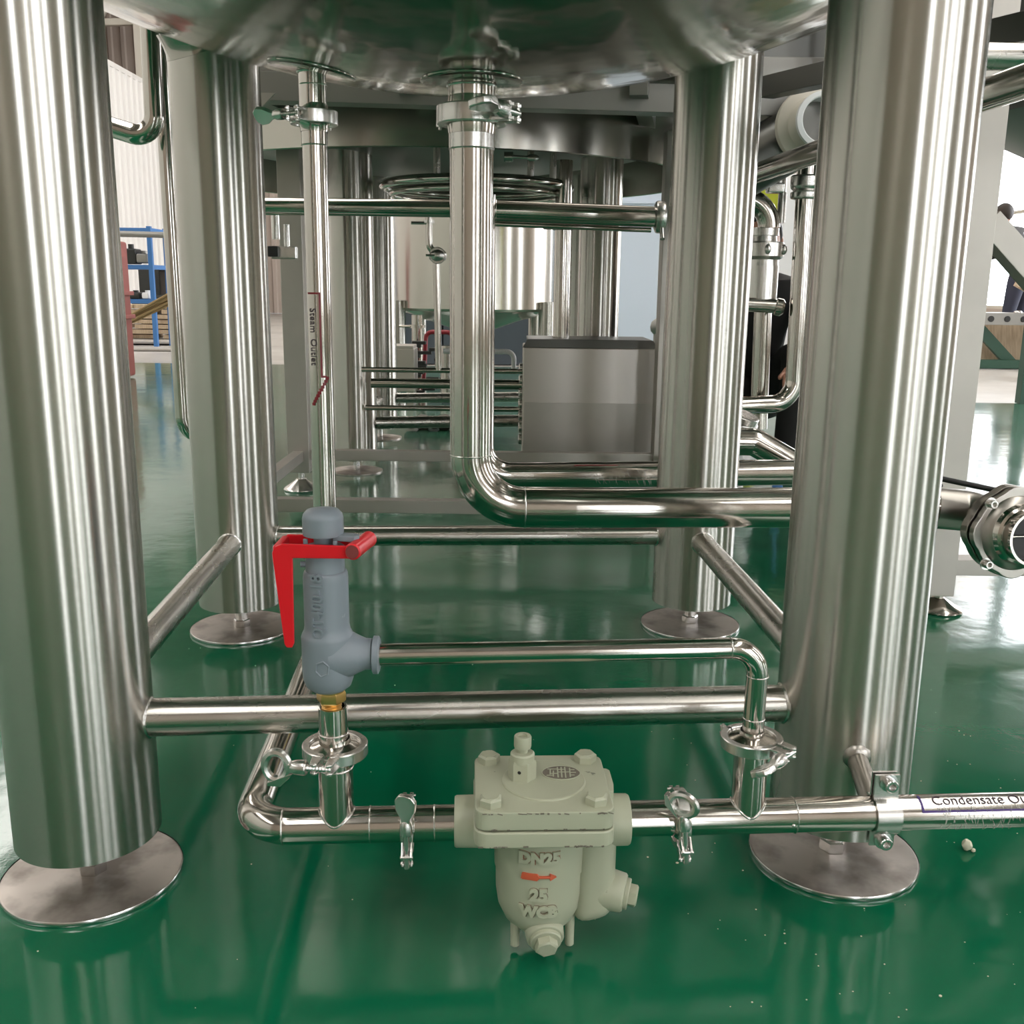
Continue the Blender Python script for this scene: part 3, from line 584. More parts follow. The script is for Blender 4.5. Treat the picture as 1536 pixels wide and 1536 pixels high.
# ------------------------------------------------------------------ valve outlet pipe
T = thing('outlet_pipe', 'slim polished pipe arching from the grey valve down to the condensate pipe', 'pipe', (.05, .96, .24))
bm = NBM(); tube(bm, rounded([(-.136, .9535, .3365), (.2555, .9735, .3415), (.2570, .9820, .240)], .030, 12), .0110, 36); obj('tube', bm, 'pol', T, ang=50)
bm = NBM(); cyl(bm, (-.133, .9537, .3365), (-.112, .9548, .3367), .0117, 32); cyl(bm, (-.114, .9546, .3367), (-.110, .9549, .3367), .0125, 32)
wp(T, (.2250, .9715, .3413), (1, .05, 0), .011, .0008); wp(T, (.2563, .9765, .3100), (0, 0, 1), .011, .0008); wp(T, (.2568, .9805, .2610), (0, 0, 1), .011, .0008)

# ------------------------------------------------------------------ condensate pipe to the right
T = thing('condensate_pipe', 'steel condensate pipe running from the steam trap to the right edge of view', 'pipe', PX(.4))
bm = NBM(); cyl(bm, PX(.119), PX(.95), PR, 48); obj('tube', bm, 'pol', T, ang=50)
bm = NBM(); c = PX(.2565); cyl(bm, c, c + Vector((0, 0, .079)), .0178, 32); obj('tee_branch', bm, 'pol', T)
bm = NBM(); N = 40; pts = [c + Vector((math.cos(t), math.sin(t), 0)) * .018 + Vector((0, 0, math.sqrt(max(0, (PR + .0004) ** 2 - (math.sin(t) * .018) ** 2)))) for t in [2 * math.pi * i / N for i in range(N)]]
tube(bm, pts, .0013, 6, closed=True); ball(bm, PX(.303) + Vector((0, -PR, -.002)), (.002, .0015, .002), sub=2); obj('weld_bead', bm, 'cast', T); wp(T, PX(.307), EX, PR, .0009)
def cp(x, y, z):
    c = PX(x); t = y / PR; n = Vector((.066, -.9978, 0)); return c + n * (math.cos(t) * (PR + z)) + Vector((0, 0, math.sin(t) * (PR + z)))
bm = text_bm('Condensate Outlet', .0165, .0002, lambda x, y, z: cp(x + .520, y + .0215, z + .0006)); obj('label_text', bm, 'ltxt', T)
bm = NBM()
def cstrip(x0, x1, y0, y1, nx=8, ny=6):
    g = [[bm.verts.new(cp(x0 + (x1 - x0) * i / nx, y0 + (y1 - y0) * j / ny, .0005)) for j in range(ny + 1)] for i in range(nx + 1)]
    for i in range(nx):
        for j in range(ny): bm.faces.new((g[i][j], g[i + 1][j], g[i + 1][j + 1], g[i][j + 1]))
cstrip(.442, .62, .0085, .0108); cstrip(.442, .4445, .0108, .030); obj('label_outline', bm, 'lpur', T)
bm = NBM()
for i in range(90):
    x = .46 + random.random() * .14; y = random.uniform(-.012, .022); l = random.uniform(.003, .012); k = random.uniform(-.3, .6)
    tube(bm, [cp(x + l * k * j / 3, y - l * j / 3, .0006) for j in range(4)], .00035, 4)
o = obj('label_film', bm, 'film', T, 'scratched clear film of the sticker'); o['kind'] = 'stuff'

# ------------------------------------------------------------------ pipe bracket on the front right leg
T = thing('pipe_bracket', 'two-piece bolted steel bracket holding the condensate pipe to the right leg', 'bracket', PX(.406))
bm = NBM(); cyl(bm, Vector((.405, 1.085, .172)), PX(.398) + Vector((0, .012, .006)), .0120, 24); ball(bm, (.4045, 1.075, .1725), (.018, .010, .018), sub=2); obj('stub', bm, 'sat', T)
n_ = Vector((.066, -.9978, 0)); zz = Vector((0, 0, 1))
for s, nm in ((1, 'front'), (-1, 'rear')):
    bm = NBM(); c = PX(.406) ; prof = []
    for i in range(17):
        a = math.pi * i / 16 - math.pi / 2; prof.append((math.cos(a) * (PR + .0004), math.sin(a) * (PR + .0004)))
    prof = [(.0022, -.036), (.0022, -PR - .003)] + prof[1:-1] + [(.0022, PR + .003), (.0022, .047 if 1 else .036)]
    outer = [(a + .0030 if abs(b) > PR else math.cos(math.atan2(b, a)) * (PR + .0034), b if abs(b) > PR else math.sin(math.atan2(b, a)) * (PR + .0034)) for a, b in prof]
    rings = [[bm.verts.new(c + EX * e + n_ * s * p[0] + zz * p[1]) for e, p in ((-.0135, a), (.0135, a), (.0135, b), (-.0135, b))] for a, b in zip(prof, outer)]
    skin(bm, rings); obj('clamp_strap', bm, 'cast', T)
for z in (.0385, -.0295):
    bm = NBM(); p = PX(.407) + zz * z + n_ * .0052; lathe(bm, [(.0098, 0), (.0098, .002), (.0070, .0022), (.0070, .010), (.0062, .011), (.0040, .011), (.0038, .006), (0, .006)], p, n_, 28); cyl(bm, p, p - n_ * .022, .0032, 12); obj('bolt', bm, 'rim', T)

# ------------------------------------------------------------------ stone and debris on the floor
bm = NBM(); ball(bm, (.589, 1.163, .0075), (.0065, .0065, .0078), sub=2)
for v_ in bm.verts: v_.co += Vector((random.uniform(-1, 1), random.uniform(-1, 1), random.uniform(-1, .6))) * .0009
ball(bm, (.5955, 1.158, .003), (.003, .003, .003), sub=1); solo('pebble', bm, 'stone', 'small pale yellowish pebble on the green floor at right', 'stone')
bm = NBM(); BLK = [((x, y), .11) for (x, y), _ in L.values()]
for i in range(210):
    if i < 130: x, y = random.uniform(.2, .75), random.uniform(.72, 1.6)
    else: x, y = random.uniform(-.9, .9), random.uniform(.7, 2.4)
    if any(math.hypot(x - a[0], y - a[1]) < r for a, r in BLK): continue
    s = random.uniform(.0005, .0013) * (1.7 if random.random() < .07 else 1); ball(bm, (x, y, s * .5), (s, s * random.uniform(.6, 1), s * .6), sub=1)
solo('floor_grit', bm, 'stone', 'scattered tiny white crumbs of grit on the green floor', 'debris', kind='stuff')

# ------------------------------------------------------------------ left bent pipes
T = thing('vent_pipe', 'dark bent pipe turning left between the two left vessel legs, high up', 'pipe', (-.78, 2.3, 1.0))
bm = NBM(); tube(bm, rounded([(-.778, 2.3, 1.32), (-.784, 2.3, 1.0), (-1.3, 2.32, 1.15)], .04, 10), .0215, 32); obj('tube', bm, 'pol', T, ang=50)
T = thing('overflow_pipe', 'thin upright pipe with bent lower end beside the rear left leg', 'pipe', (-.74, 2.3, .36))
bm = NBM(); tube(bm, rounded([(-.782, 2.36, 1.24), (-.781, 2.36, .345), (-.64, 2.5, .33)], .05, 10), .0175, 28); obj('tube', bm, 'pol', T, ang=50)

# ------------------------------------------------------------------ work platform behind the vessel
T = thing('platform_frame', 'box section steel platform frame on cone feet behind the vessel', 'platform', (-.1, 3.0, 0))
for x, y in ((-.735, 3.43), (.52, 3.43), (-.735, 2.62), (.475, 2.62)):
    bm = NBM(); box(bm, (x, y, .63), (.076, .076, 1.13), None, .004); p = obj('post', bm, 'post', T)
    bm = NBM(); lathe(bm, [(.060, 0), (.062, .004), (.058, .010), (.022, .034), (.018, .040)], (x, y, 0), seg=40); cyl(bm, (x, y, .035), (x, y, .07), .011, 14); obj('cone_foot', bm, 'cast', p)
for a, b in (((-.735, 3.43), (.52, 3.43)), ((-.735, 2.62), (.475, 2.62)), ((-.735, 3.43), (-.735, 2.62)), ((.52, 3.43), (.475, 2.62))):
    bm = NBM(); beam(bm, (*a, .125), (*b, .125), .036, .036); obj('bottom_rail', bm, 'post', T)
for a, b in (((-.80, 2.93), (1.3, 3.03)), ((-.80, 3.62), (1.3, 3.68))):
    bm = NBM(); beam(bm, (*a, 1.225), (*b, 1.205), .07, .075); obj('top_beam', bm, 'gal', T)
for x in (-.78, -.3, .33, .9):
    bm = NBM(); beam(bm, (x, 2.9, 1.235), (x + .12, 3.6, 1.235), .05, .05); obj('cross_beam', bm, 'gal', T)
bm = NBM(); box(bm, (.25, 3.34, 1.275), (2.1, .85, .02)); obj('deck_plate', bm, 'gal', T)
bm = NBM(); box(bm, (1.05, 3.50, 1.52), (.75, .05, .46), None, .004); obj('side_panel', bm, 'dark', T)
bm = NBM(); box(bm, (1.05, 3.46, 1.40), (.75, .05, .05), None, .004); obj('side_rail', bm, 'gal', T)
bm = NBM(); prism(bm, [(-.10, 0), (.10, 0), (0, -.09)], (-.735, 2.82, 1.19), (1, 0, 0), (0, 0, 1), .01); obj('gusset', bm, 'post', T)
# small valve block on the rear left post
T = thing('sample_valve', 'small steel valve with red knob and black outlet on the platform post', 'valve', (-.77, 2.93, .80))
bm = NBM(); cyl(bm, (-.66, 2.86, .82), (-.66, 2.86, .89), .011, 18); cyl(bm, (-.63, 2.86, .80), (-.63, 2.86, .86), .008, 16); box(bm, (-.64, 2.87, .785), (.07, .03, .035), None, .004); obj('body', bm, 'cast', T)
bm = NBM(); lathe(bm, [(.010, 0), (.016, .004), (.014, .012), (.006, .018)], (-.66, 2.85, .90), seg=20); obj('knob', bm, 'redd', T)
bm = NBM(); box(bm, (-.665, 2.846, .787), (.028, .02, .028), None, .002); obj('outlet', bm, 'black', T)

# ------------------------------------------------------------------ second vessel
T = V2 = thing('steel_vessel', 'second stainless vessel with deep skirt ring standing behind the platform', 'tank', (-.14, 4.3, 0))
RC = (-.30, 4.15)
bm = NBM(); lathe(bm, [(1.00, 1.105), (1.005, 1.102), (1.01, 1.105), (1.01, 1.32), (1.01, 2.6)], (*RC, 0), seg=96, caps=False); obj('skirt', bm, 'shell', T, ang=30)
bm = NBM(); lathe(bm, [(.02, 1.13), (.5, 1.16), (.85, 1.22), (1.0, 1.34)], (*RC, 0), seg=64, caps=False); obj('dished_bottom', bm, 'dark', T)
for x, y, z in ((-.60, 3.80, .05), (-.622, 4.665, .05), (.325, 3.98, .05), (.315, 4.86, .05)):
    o = straight('leg', (x, y, z), (x, y, 1.2), .081, 'leg', T, 48); o['org'] = (x, y, z)
    bm = NBM(); lathe(bm, [(.10, 0), (.10, .005), (0, .006)], (x, y, 0), seg=40); obj('foot_plate', bm, 'plate', o)
    bm = NBM(); cyl(bm, (x, y, .006), (x, y, z + .01), .012, 14); obj('levelling_bolt', bm, 'rim', o)
for a, b in (((-.60, 3.80), (.325, 3.98)), ((-.622, 4.665), (.315, 4.86)), ((-.60, 3.80), (-.622, 4.665)), ((.325, 3.98), (.315, 4.86))):
    straight('brace', (*a, .186), (*b, .186), .0235, 'bar', T, 24)
T = thing('coil_pipe', 'dark ring-shaped coil pipe hanging beneath the second vessel', 'pipe', (-.145, 3.88, 1.03))
for rr, z in ((.345, 1.058), (.315, 1.03)):
    bm = NBM(); N = 64; tube(bm, [(-.145 + math.cos(2 * math.pi * i / N) * rr, 3.9 + math.sin(2 * math.pi * i / N) * rr, z) for i in range(N)], .0165 if rr > .33 else .012, 16, closed=True); obj('ring_tube', bm, 'pol', T)
for x, y in ((-.27, 3.59), (.05, 3.62), (.13, 3.70), (-.145, 4.23)):
    bm = NBM(); cyl(bm, (x, y, 1.06), (x, y, 1.17), .012, 16); obj('hanger', bm, 'bar', T)
bm = NBM(); cyl(bm, (-.04, 3.5, 1.12), (-.01, 3.5, 1.12), .016, 16); cyl(bm, (-.01, 3.5, 1.12), (.04, 3.5, 1.118), .006, 12); ball(bm, (.055, 3.5, 1.118), (.022, .006, .012), sub=2); obj('drain_cock', bm, 'rim', T)
# drop lines under the second vessel
T = thing('sight_line', 'thin drop pipe with small clamped elbow left of the drain pipe', 'pipe', (-.27, 3.5, .2))
bm = NBM(); tube(bm, rounded([(-.292, 3.5, .96), (-.290, 3.5, .825), (-.245, 3.5, .79)], .03, 8), .0115, 20); cyl(bm, (-.268, 3.52, .80), (-.262, 3.52, .412), .0115, 20); obj('tube', bm, 'pol', T, ang=50)
bm = NBM(); ball(bm, (-.262, 3.5, .80), (.032, .025, .026), sub=2); lathe(bm, [(.026, 0), (.028, .003), (.028, .012), (.026, .015)], (-.262, 3.485, .80), (0, 1, 0), 24); cyl(bm, (-.30, 3.48, .80), (-.27, 3.48, .80), .004, 8); obj('fitting', bm, 'cast', T); bm = NBM(); lathe(bm, [(.018, 0), (.018, .01)], (-.291, 3.5, .905), seg=20); cyl(bm, (-.35, 3.495, .905), (-.285, 3.495, .905), .005, 8); obj('clamp_ring', bm, 'cast', T)
T = thing('drop_pipe', 'slim upright pipe with clamp standing on the sheet steel box', 'pipe', (.175, 3.75, .5))
bm = NBM(); cyl(bm, (.172, 3.75, .505), (.172, 3.75, 1.14), .0300, 28); obj('tube', bm, 'pol', T)
bm = NBM(); lathe(bm, [(.034, 0), (.038, .003), (.038, .02), (.034, .023)], (.172, 3.75, .90), seg=28); cyl(bm, (.10, 3.73, .91), (.14, 3.73, .91), .009, 10); box(bm, (.172, 3.708, .911), (.014, .01, .014)); obj('clamp_ring', bm, 'cast', T)

# ------------------------------------------------------------------ sheet steel box and its lines
T = thing('steel_cabinet', 'large plain sheet steel box standing behind the rear right leg', 'cabinet', (.27, 3.74, .03))
bm = NBM(); box(bm, (.272, 3.76, .275), (.478, .30, .43), None, .006, 3); obj('casing', bm, 'sheet', T)
bm = NBM(); box(bm, (.272, 3.609, .178), (.466, .004, .232), None, .001); obj('lower_front', bm, 'post', T, 'greyer lower half of the front')  # thin plate makes the lower half of the front greyer
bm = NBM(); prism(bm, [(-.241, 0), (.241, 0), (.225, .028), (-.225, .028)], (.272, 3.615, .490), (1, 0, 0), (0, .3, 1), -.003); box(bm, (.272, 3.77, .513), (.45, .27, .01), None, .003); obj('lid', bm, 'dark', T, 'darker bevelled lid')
for x, y in ((.05, 3.64), (.49, 3.64), (.05, 3.88), (.49, 3.88)): bm = NBM(); cyl(bm, (x, y, 0), (x, y, .065), .016, 16, .012); obj('foot', bm, 'cast', T)
for i in range(7):
    bm = NBM(); z = .15 + i * .043; lathe(bm, [(.014, 0), (.020, .002), (.020, .012), (.014, .016)], (.034, 3.68, z), (-1, 0, 0), 20); obj('port', bm, 'cast', T)
for i, (z, y, r, x0) in enumerate(((.350, 3.68, .018, -.52), (.412, 3.52, .009, -.53), (.255, 3.72, .010, -.55))):
    bm = NBM(); cyl(bm, (x0, y, z), (.03, y, z), r, 20); solo('feed_pipe', bm, 'pol', ('thick level feed pipe entering the box, third pipe from the top', 'thin level feed pipe, uppermost of those entering the steel box', 'slim level feed pipe between the two dark braces')[i], 'pipe', ang=50)
bm = NBM(); tube(bm, rounded([(-.30, 4.3, .43), (.0, 4.3, .43), (.0, 4.3, .34)], .03, 6), .011, 14); solo('loop_pipe', bm, 'white', 'pale hooked pipe end left of the steel box', 'pipe', ang=50)
bm = NBM(); box(bm, (-.665, 6.0, .215), (.17, .22, .25), None, .006); box(bm, (-.665, 6.0, .348), (.16, .21, .02), None, .004)
for x in (-.72, -.61): box(bm, (x, 6.0, .05), (.04, .18, .10))
solo('pump_cover', bm, 'sheet', 'small distant sheet steel box left of the drain pipe', 'cabinet')
bm = NBM()
for i in range(5): ball(bm, (-.50 + i * .052, 4.95 + .02 * (i % 2), .035), (.045, .05, .03 + .012 * (i % 2)), sub=2)
for v_ in bm.verts: v_.co += Vector((random.uniform(-1, 1), random.uniform(-1, 1), random.uniform(-.5, 1))) * .006
solo('rag', bm, 'dust', 'crumpled dark rags lying on the floor beyond the platform rail', 'rag')

# ------------------------------------------------------------------ third vessel, far
T = thing('steel_vessel', 'third, most distant steel vessel with shallow cone bottom', 'tank', (-.29, 7.2, 0))
bm = NBM(); lathe(bm, [(.56, .535), (.572, .55), (.572, 2.4)], (-.29, 7.3, 0), seg=72, caps=False); obj('shell', bm, 'shell', T)
bm = NBM(); lathe(bm, [(.03, .36), (.555, .533)], (-.29, 7.3, 0), seg=72); obj('cone_bottom', bm, 'dish', T)
for x, y in ((-.80, 7.0), (.22, 7.0), (-.72, 7.75), (.16, 7.75)):
    o = straight('leg', (x, y, .05), (x, y, .60), .055, 'leg', T, 32); o['org'] = (x, y, .05)
    bm = NBM(); lathe(bm, [(.08, 0), (.08, .006), (.012, .007), (.012, .06)], (x, y, 0), seg=28); obj('foot_plate', bm, 'plate', o)
bm = NBM(); cyl(bm, (-.61, 6.4, .08), (-.61, 6.4, .52), .035, 20); lathe(bm, [(.05, 0), (.05, .02)], (-.61, 6.4, .44), seg=20); cyl(bm, (-.72, 6.38, .45), (-.62, 6.38, .45), .008, 8); cyl(bm, (-.61, 6.4, .0), (-.61, 6.4, .09), .05, 20); solo('drain_standpipe', bm, 'pol', 'distant upright pipe with clamp below the far vessel', 'pipe')
bm = NBM(); tube(bm, rounded([(-.57, 6.3, .0), (-.545, 6.3, .42), (-.38, 6.3, .42), (-.36, 6.3, .1)], .04, 6), .014, 12); solo('red_hose', bm, 'lred', 'dark red hose looped over pipework below the far vessel', 'hose')
bm = NBM(); cyl(bm, (-.40, 6.1, .04), (-.40, 6.1, .35), .045, 20); cyl(bm, (-.26, 6.1, .04), (-.26, 6.1, .40), .05, 20); solo('pump_pipes', bm, 'pol', 'two short upright steel pipes behind the drain pipe, far off', 'pipe')
bm = NBM()
for i in range(16): box(bm, (-.53 + random.uniform(-.07, .07), 6.2, .06 + .02 * i), (random.uniform(.03, .1), .06, .02), None, .003)
solo('pump_motor', bm, 'mach', 'black pump motor beside the small distant steel box', 'motor')
T = thing('control_cabinet', 'slate blue control cabinet on the far floor under the third vessel', 'cabinet', (0, 9.5, 0))
for i in range(4):
    bm = NBM(); box(bm, (-.88 + i * .46, 9.5, .36), (.45, .5, .72), None, .008); o = obj('door', bm, 'cab', T)
bm = NBM()
for k in range(5): box(bm, (.42, 9.22, .40 + k * .055), (.22, .03, .018))
obj('vent', bm, 'gal', T)

# ------------------------------------------------------------------ right-hand pipework between the right legs
T = thing('level_line', 'horizontal pipe at eye height running towards the camera past the right leg', 'pipe', (.66, 2.1, 1.0))
bm = NBM(); cyl(bm, (.575, 2.95, .985), (.765, 1.25, 1.0), .0245, 40); obj('tube', bm, 'pol', T)
T = thing('hand_rail', 'satin steel rail crossing behind the front right leg near the top right', 'rail', (.9, 1.8, 1.08))
bm = NBM(); cyl(bm, (.60, 1.79, 1.083), (1.5, 1.82, 1.083), .0215, 32); ball(bm, (.838, 1.77, 1.089), (.004, .003, .003), sub=2); obj('tube', bm, 'bar', T)
bm = NBM(); beam(bm, (.64, 2.75, 1.205), (1.05, 1.35, 1.115), .05, .05); solo('platform_beam', bm, 'dark', 'dark box beam sloping behind the front right leg at top right', 'beam')
T = thing('wide_duct', 'wide dark pipe with a round pale open branch between the right legs', 'duct', (.8, 3.0, 1.1))
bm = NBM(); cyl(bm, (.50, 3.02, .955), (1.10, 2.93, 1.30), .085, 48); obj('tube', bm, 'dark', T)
dd = Vector((.10, -1, .04)).normalized(); c = Vector((.800, 2.86, 1.135))
bm = NBM(); lathe(bm, [(.098, -.03), (.097, -.012), (.072, .0), (.066, .03), (.066, .055)], c, dd, 48, caps=False); obj('branch', bm, 'purl', T, 'pale saddle branch')
bm = NBM(); lathe(bm, [(.066, .05), (.072, .053), (.072, .066), (.060, .068), (.057, .066), (.056, .0)], c, dd, 48, caps=False); obj('branch_ring', bm, 'white', T, 'white ring seal')
bm = NBM(); lathe(bm, [(.056, .010), (0, .010)], c, dd, 40); obj('end_plate', bm, 'gal', T)
T = thing('filter_housing', 'steel filter with looped pipe and clamp ring right of the rear right leg', 'filter', (.74, 3.2, .4))
bm = NBM(); N = 20; tube(bm, [(.695 + math.cos(math.pi * i / N) * .085, 3.2, .885 + math.sin(math.pi * i / N) * .085) for i in range(N + 1)], .033, 32); obj('bend', bm, 'pol', T, ang=50)
bm = NBM(); N = 20; tube(bm, [(.690 + math.cos(math.pi * i / N) * .028, 3.28, .885 + math.sin(math.pi * i / N) * .028) for i in range(N + 1)], .016, 20); obj('inner_bend', bm, 'pol', T, ang=50)
bm = NBM(); lathe(bm, [(.040, .885), (.046, .883), (.046, .862), (.040, .860), (.042, .845), (.062, .842), (.064, .838), (.064, .800), (.060, .795), (.050, .79), (.050, .775), (.052, .77), (.052, .66), (.046, .655)], (.765, 3.2, 0), seg=44)
for a in range(5): ball(bm, (.765 + math.cos(R_(-150 + a * 60)) * .066, 3.2 + math.sin(R_(-150 + a * 60)) * .066, .82), (.010, .010, .016), sub=2)
obj('body', bm, 'cast', T, ang=35)
bm = NBM(); cyl(bm, (.62, 3.16, .660), (.815, 3.16, .650), .022, 28); lathe(bm, [(.022, 0), (.027, .004), (.027, .02), (.018, .028)], (.805, 3.16, .650), (1, -.2, -.2), 28); obj('outlet', bm, 'pol', T)
bm = NBM(); cyl(bm, (.787, 3.24, .66), (.798, 3.24, .26), .028, 28); obj('down_tube', bm, 'pol', T)
T = thing('suction_pipe', 'upright steel pipe with stacked collars curving left at its foot', 'pipe', (.87, 3.15, .33))
bm = NBM(); tube(bm, rounded([(.868, 3.15, 1.10), (.880, 3.15, .352), (.66, 3.12, .345)], .075, 12), .0285, 36); obj('tube', bm, 'pol', T, ang=50)
bm = NBM(); lathe(bm, [(.030, .965), (.040, .968), (.042, .972), (.042, .985), (.034, .99), (.042, .998), (.044, 1.005), (.044, 1.03), (.040, 1.035)], (.868, 3.15, 0), seg=36); obj('collar', bm, 'cast', T)
bm = NBM(); cyl(bm, (.80, 3.2, .99), (.80, 3.2, 1.03), .024, 24); box(bm, (.785, 3.18, 1.0), (.05, .04, .03), None, .006); cyl(bm, (.815, 3.2, .9), (.815, 3.2, .99), .013, 16); obj('side_valve', bm, 'cast', T)
T = thing('pump_pipe', 'fat polished pipe bending down to the right below the filter', 'pipe', (.80, 2.75, .22))
bm = NBM(); tube(bm, rounded([(.55, 2.74, .290), (.665, 2.74, .290), (.86, 2.70, .185)], .03, 6), .038, 36); obj('tube', bm, 'pol', T, ang=50)
bm = NBM(); lathe(bm, [(.044, 0), (.05, .004), (.05, .02), (.044, .024)], (.645, 2.84, .335), (.3, -.2, 1), 32); ball(bm, (.65, 2.85, .32), (.05, .05, .035), sub=2); obj('flange', bm, 'cast', T)
bm = NBM(); box(bm, (1.24, 5.2, 1.18), (.16, .1, .22), None, .01); cyl(bm, (1.24, 5.2, 0), (1.24, 5.2, 1.08), .03, 14); solo('yellow_sign_post', bm, 'yellow', 'bright yellow box on a post right of the rear right leg', 'box')
bm = NBM(); b3 = []
ball(bm, (.76, 3.55, .11), (.115, .10, .11), sub=4)
for v_ in bm.verts:
    k = math.sin(v_.co.x * 90) * math.cos(v_.co.y * 70 + v_.co.z * 110); v_.co += Vector((k, -k, k * .8)) * .008; v_.co.z = max(.001, v_.co.z)
solo('plastic_bag', bm, 'white', 'crumpled white plastic bag on the floor behind the rear right leg', 'bag')
bm = NBM(); lathe(bm, [(.030, .19), (.040, .20), (.040, .228), (.034, .235), (.050, .24), (.050, .252), (.03, .26)], (.80, 3.5, 0), seg=28); cyl(bm, (.80, 3.5, 0), (.80, 3.5, .2), .02, 16); cyl(bm, (.73, 3.46, .235), (.78, 3.46, .245), .006, 10)
N = 16; tube(bm, [(.715 + math.cos(2 * math.pi * i / N) * .018, 3.46, .232 + math.sin(2 * math.pi * i / N) * .018) for i in range(N)], .005, 8, closed=True); solo('pump_clamp', bm, 'cast', 'steel clamped spigot with ring nut above the white plastic bag', 'clamp')
bm = NBM(); cyl(bm, (.862, 3.2, .08), (.872, 3.2, .22), .006, 12); ball(bm, (.862, 3.2, .075), (.018, .018, .014), sub=2); cyl(bm, (.862, 3.2, 0), (.862, 3.2, .07), .012, 12); solo('blue_knob_rod', bm, 'blue', 'short rod with blue knob beside the plastic bag', 'rod')

# ------------------------------------------------------------------ right skid frame
T = thing('skid_frame', 'box section steel stand at right with cone foot and diagonal braces', 'frame', (.96, 2.15, 0))
for x, y, s in ((.952, 2.16, .062), (1.75, 2.16, .062), (1.0, 3.3, .062)):
    bm = NBM(); box(bm, (x, y, .90), (s, s, 1.72), None, .003); p = obj('post', bm, 'post', T)
    bm = NBM(); lathe(bm, [(.050, 0), (.053, .003), (.050, .008), (.034, .017), (.016, .028), (.011, .030)], (x + .01, y, 0), seg=40); cyl(bm, (x + .01, y, .025), (x + .01, y, .05), .010, 14); obj('cone_foot', bm, 'pol', p)
for z in (.105,): bm = NBM(); beam(bm, (.97, 2.16, z), (1.75, 2.16, z), .05, .036); obj('rail', bm, 'post', T)
bm = NBM(); beam(bm, (.952, 2.19, .105), (1.0, 3.3, .105), .05, .036); obj('rail', bm, 'post', T)
bm = NBM(); beam(bm, (.97, 2.16, 1.42), (1.75, 2.16, 1.42), .06, .06); obj('rail', bm, 'post', T)
bm = NBM(); beam(bm, (.98, 2.165, 1.22), (1.22, 2.165, .90), .02, .055); obj('diagonal_brace', bm, 'post', T)
bm = NBM(); beam(bm, (.975, 2.165, .845), (1.45, 2.165, .385), .05, .052); obj('diagonal_brace', bm, 'post', T)
T = thing('steel_trestle', 'distant steel trestle with perforated top rail and dark green legs at the right edge', 'trestle', (5.4, 9.6, 0))
bm = NBM(); box(bm, (5.5, 9.6, .46), (2.5, .35, .11), None, .004); st = obj('top_rail', bm, 'gal', T)
bm = NBM()
for i in range(14): cyl(bm, (4.40 + i * .15, 9.422, .46), (4.40 + i * .15, 9.418, .46), .028, 12)
o = obj('punched_holes', bm, 'black', st); o['kind'] = 'stuff'
for i in range(10): bm = NBM(); ball(bm, (4.68 + i * .16 + random.uniform(-.02, .02), 9.5, .52), (.04, .04, .02), sub=2); obj('bolt_head', bm, 'rim', st)
for x in (4.32, 5.2, 6.1): bm = NBM(); beam(bm, (x, 9.6, .42), (x + .42, 9.6, .02), .05, .10); obj('leg', bm, 'green', T)
bm = NBM(); box(bm, (5.5, 9.55, .04), (2.4, .10, .08), None, .006); obj('bottom_channel', bm, 'green', T)
bm = NBM(); box(bm, (5.75, 9.80, .22), (2.6, .03, .40), Matrix.Rotation(R_(-14), 4, 'X'), .004); solo('timber_board', bm, 'wood', 'large pale timber board leaning behind the green-legged trestle', 'board')
bm = NBM(); box(bm, (5.45, 10.15, .80), (.9, .04, .55), Matrix.Rotation(R_(-12), 4, 'X') @ Matrix.Rotation(R_(28), 4, 'Y'), .004); solo('timber_board', bm, 'wood', 'upper timber board tilted above the trestle at the right edge', 'board')
T = thing('raised_tank', 'dark underside of a raised tank at the upper right edge', 'tank', (2.3, 3.3, 1.0))
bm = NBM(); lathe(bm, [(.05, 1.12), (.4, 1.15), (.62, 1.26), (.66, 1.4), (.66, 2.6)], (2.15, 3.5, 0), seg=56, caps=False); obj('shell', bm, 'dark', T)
for x, y in ((2.35, 3.9), (2.7, 3.2)): o = straight('leg', (x, y, 0), (x, y, 1.3), .05, 'leg', T, 24)
bm = NBM(); box(bm, (4.3, 10.9, 2.32), (2.2, .35, .34), None, .01); box(bm, (3.4, 10.9, 1.08), (.22, .22, 2.16), None, .01); solo('jib_crane', bm, 'crane', 'orange crane beam seen reflected in the wet-looking floor at right', 'crane')
bm = NBM(); beam(bm, (3.30, 6.5, 0), (3.30, 6.5, 2.2), .07, .07); beam(bm, (3.30, 6.5, 2.1), (4.6, 6.5, 2.1), .07, .07); solo('green_post_frame', bm, 'green', 'dark green steel post by the bright window at the right edge', 'post')

# ------------------------------------------------------------------ far middle: pale panels and items on them
bm = NBM(); box(bm, (1.13, 9.2, .82), (.95, .4, 1.56), None, .03, 3); box(bm, (1.13, 8.99, 1.42), (.93, .012, .02)); solo('pale_blue_tank_cover', bm, 'pane', 'pale blue-white cover panel standing beyond the steel box', 'panel')
bm = NBM(); ball(bm, (.77, 5.4, .50), (.05, .05, .05), sub=2); cyl(bm, (.77, 5.4, 0), (.77, 5.4, .5), .03, 14); solo('small_motor', bm, 'gal', 'small rounded grey motor behind the box lid', 'motor')
bm = NBM(); prism(bm, [(-.05, -.06), (.06, -.06), (.10, -.02), (.06, .05), (-.04, .05)], (.735, 4.6, .50), (1, 0, 0), (0, 0, 1), .06, .004); cyl(bm, (.735, 4.63, 0), (.735, 4.63, .46), .02, 12); cyl(bm, (.70, 4.6, .43), (.67, 4.58, .36), .006, 8); solo('blue_valve_body', bm, 'navy', 'small navy blue casting behind the steel box, next to the rear right leg', 'valve')
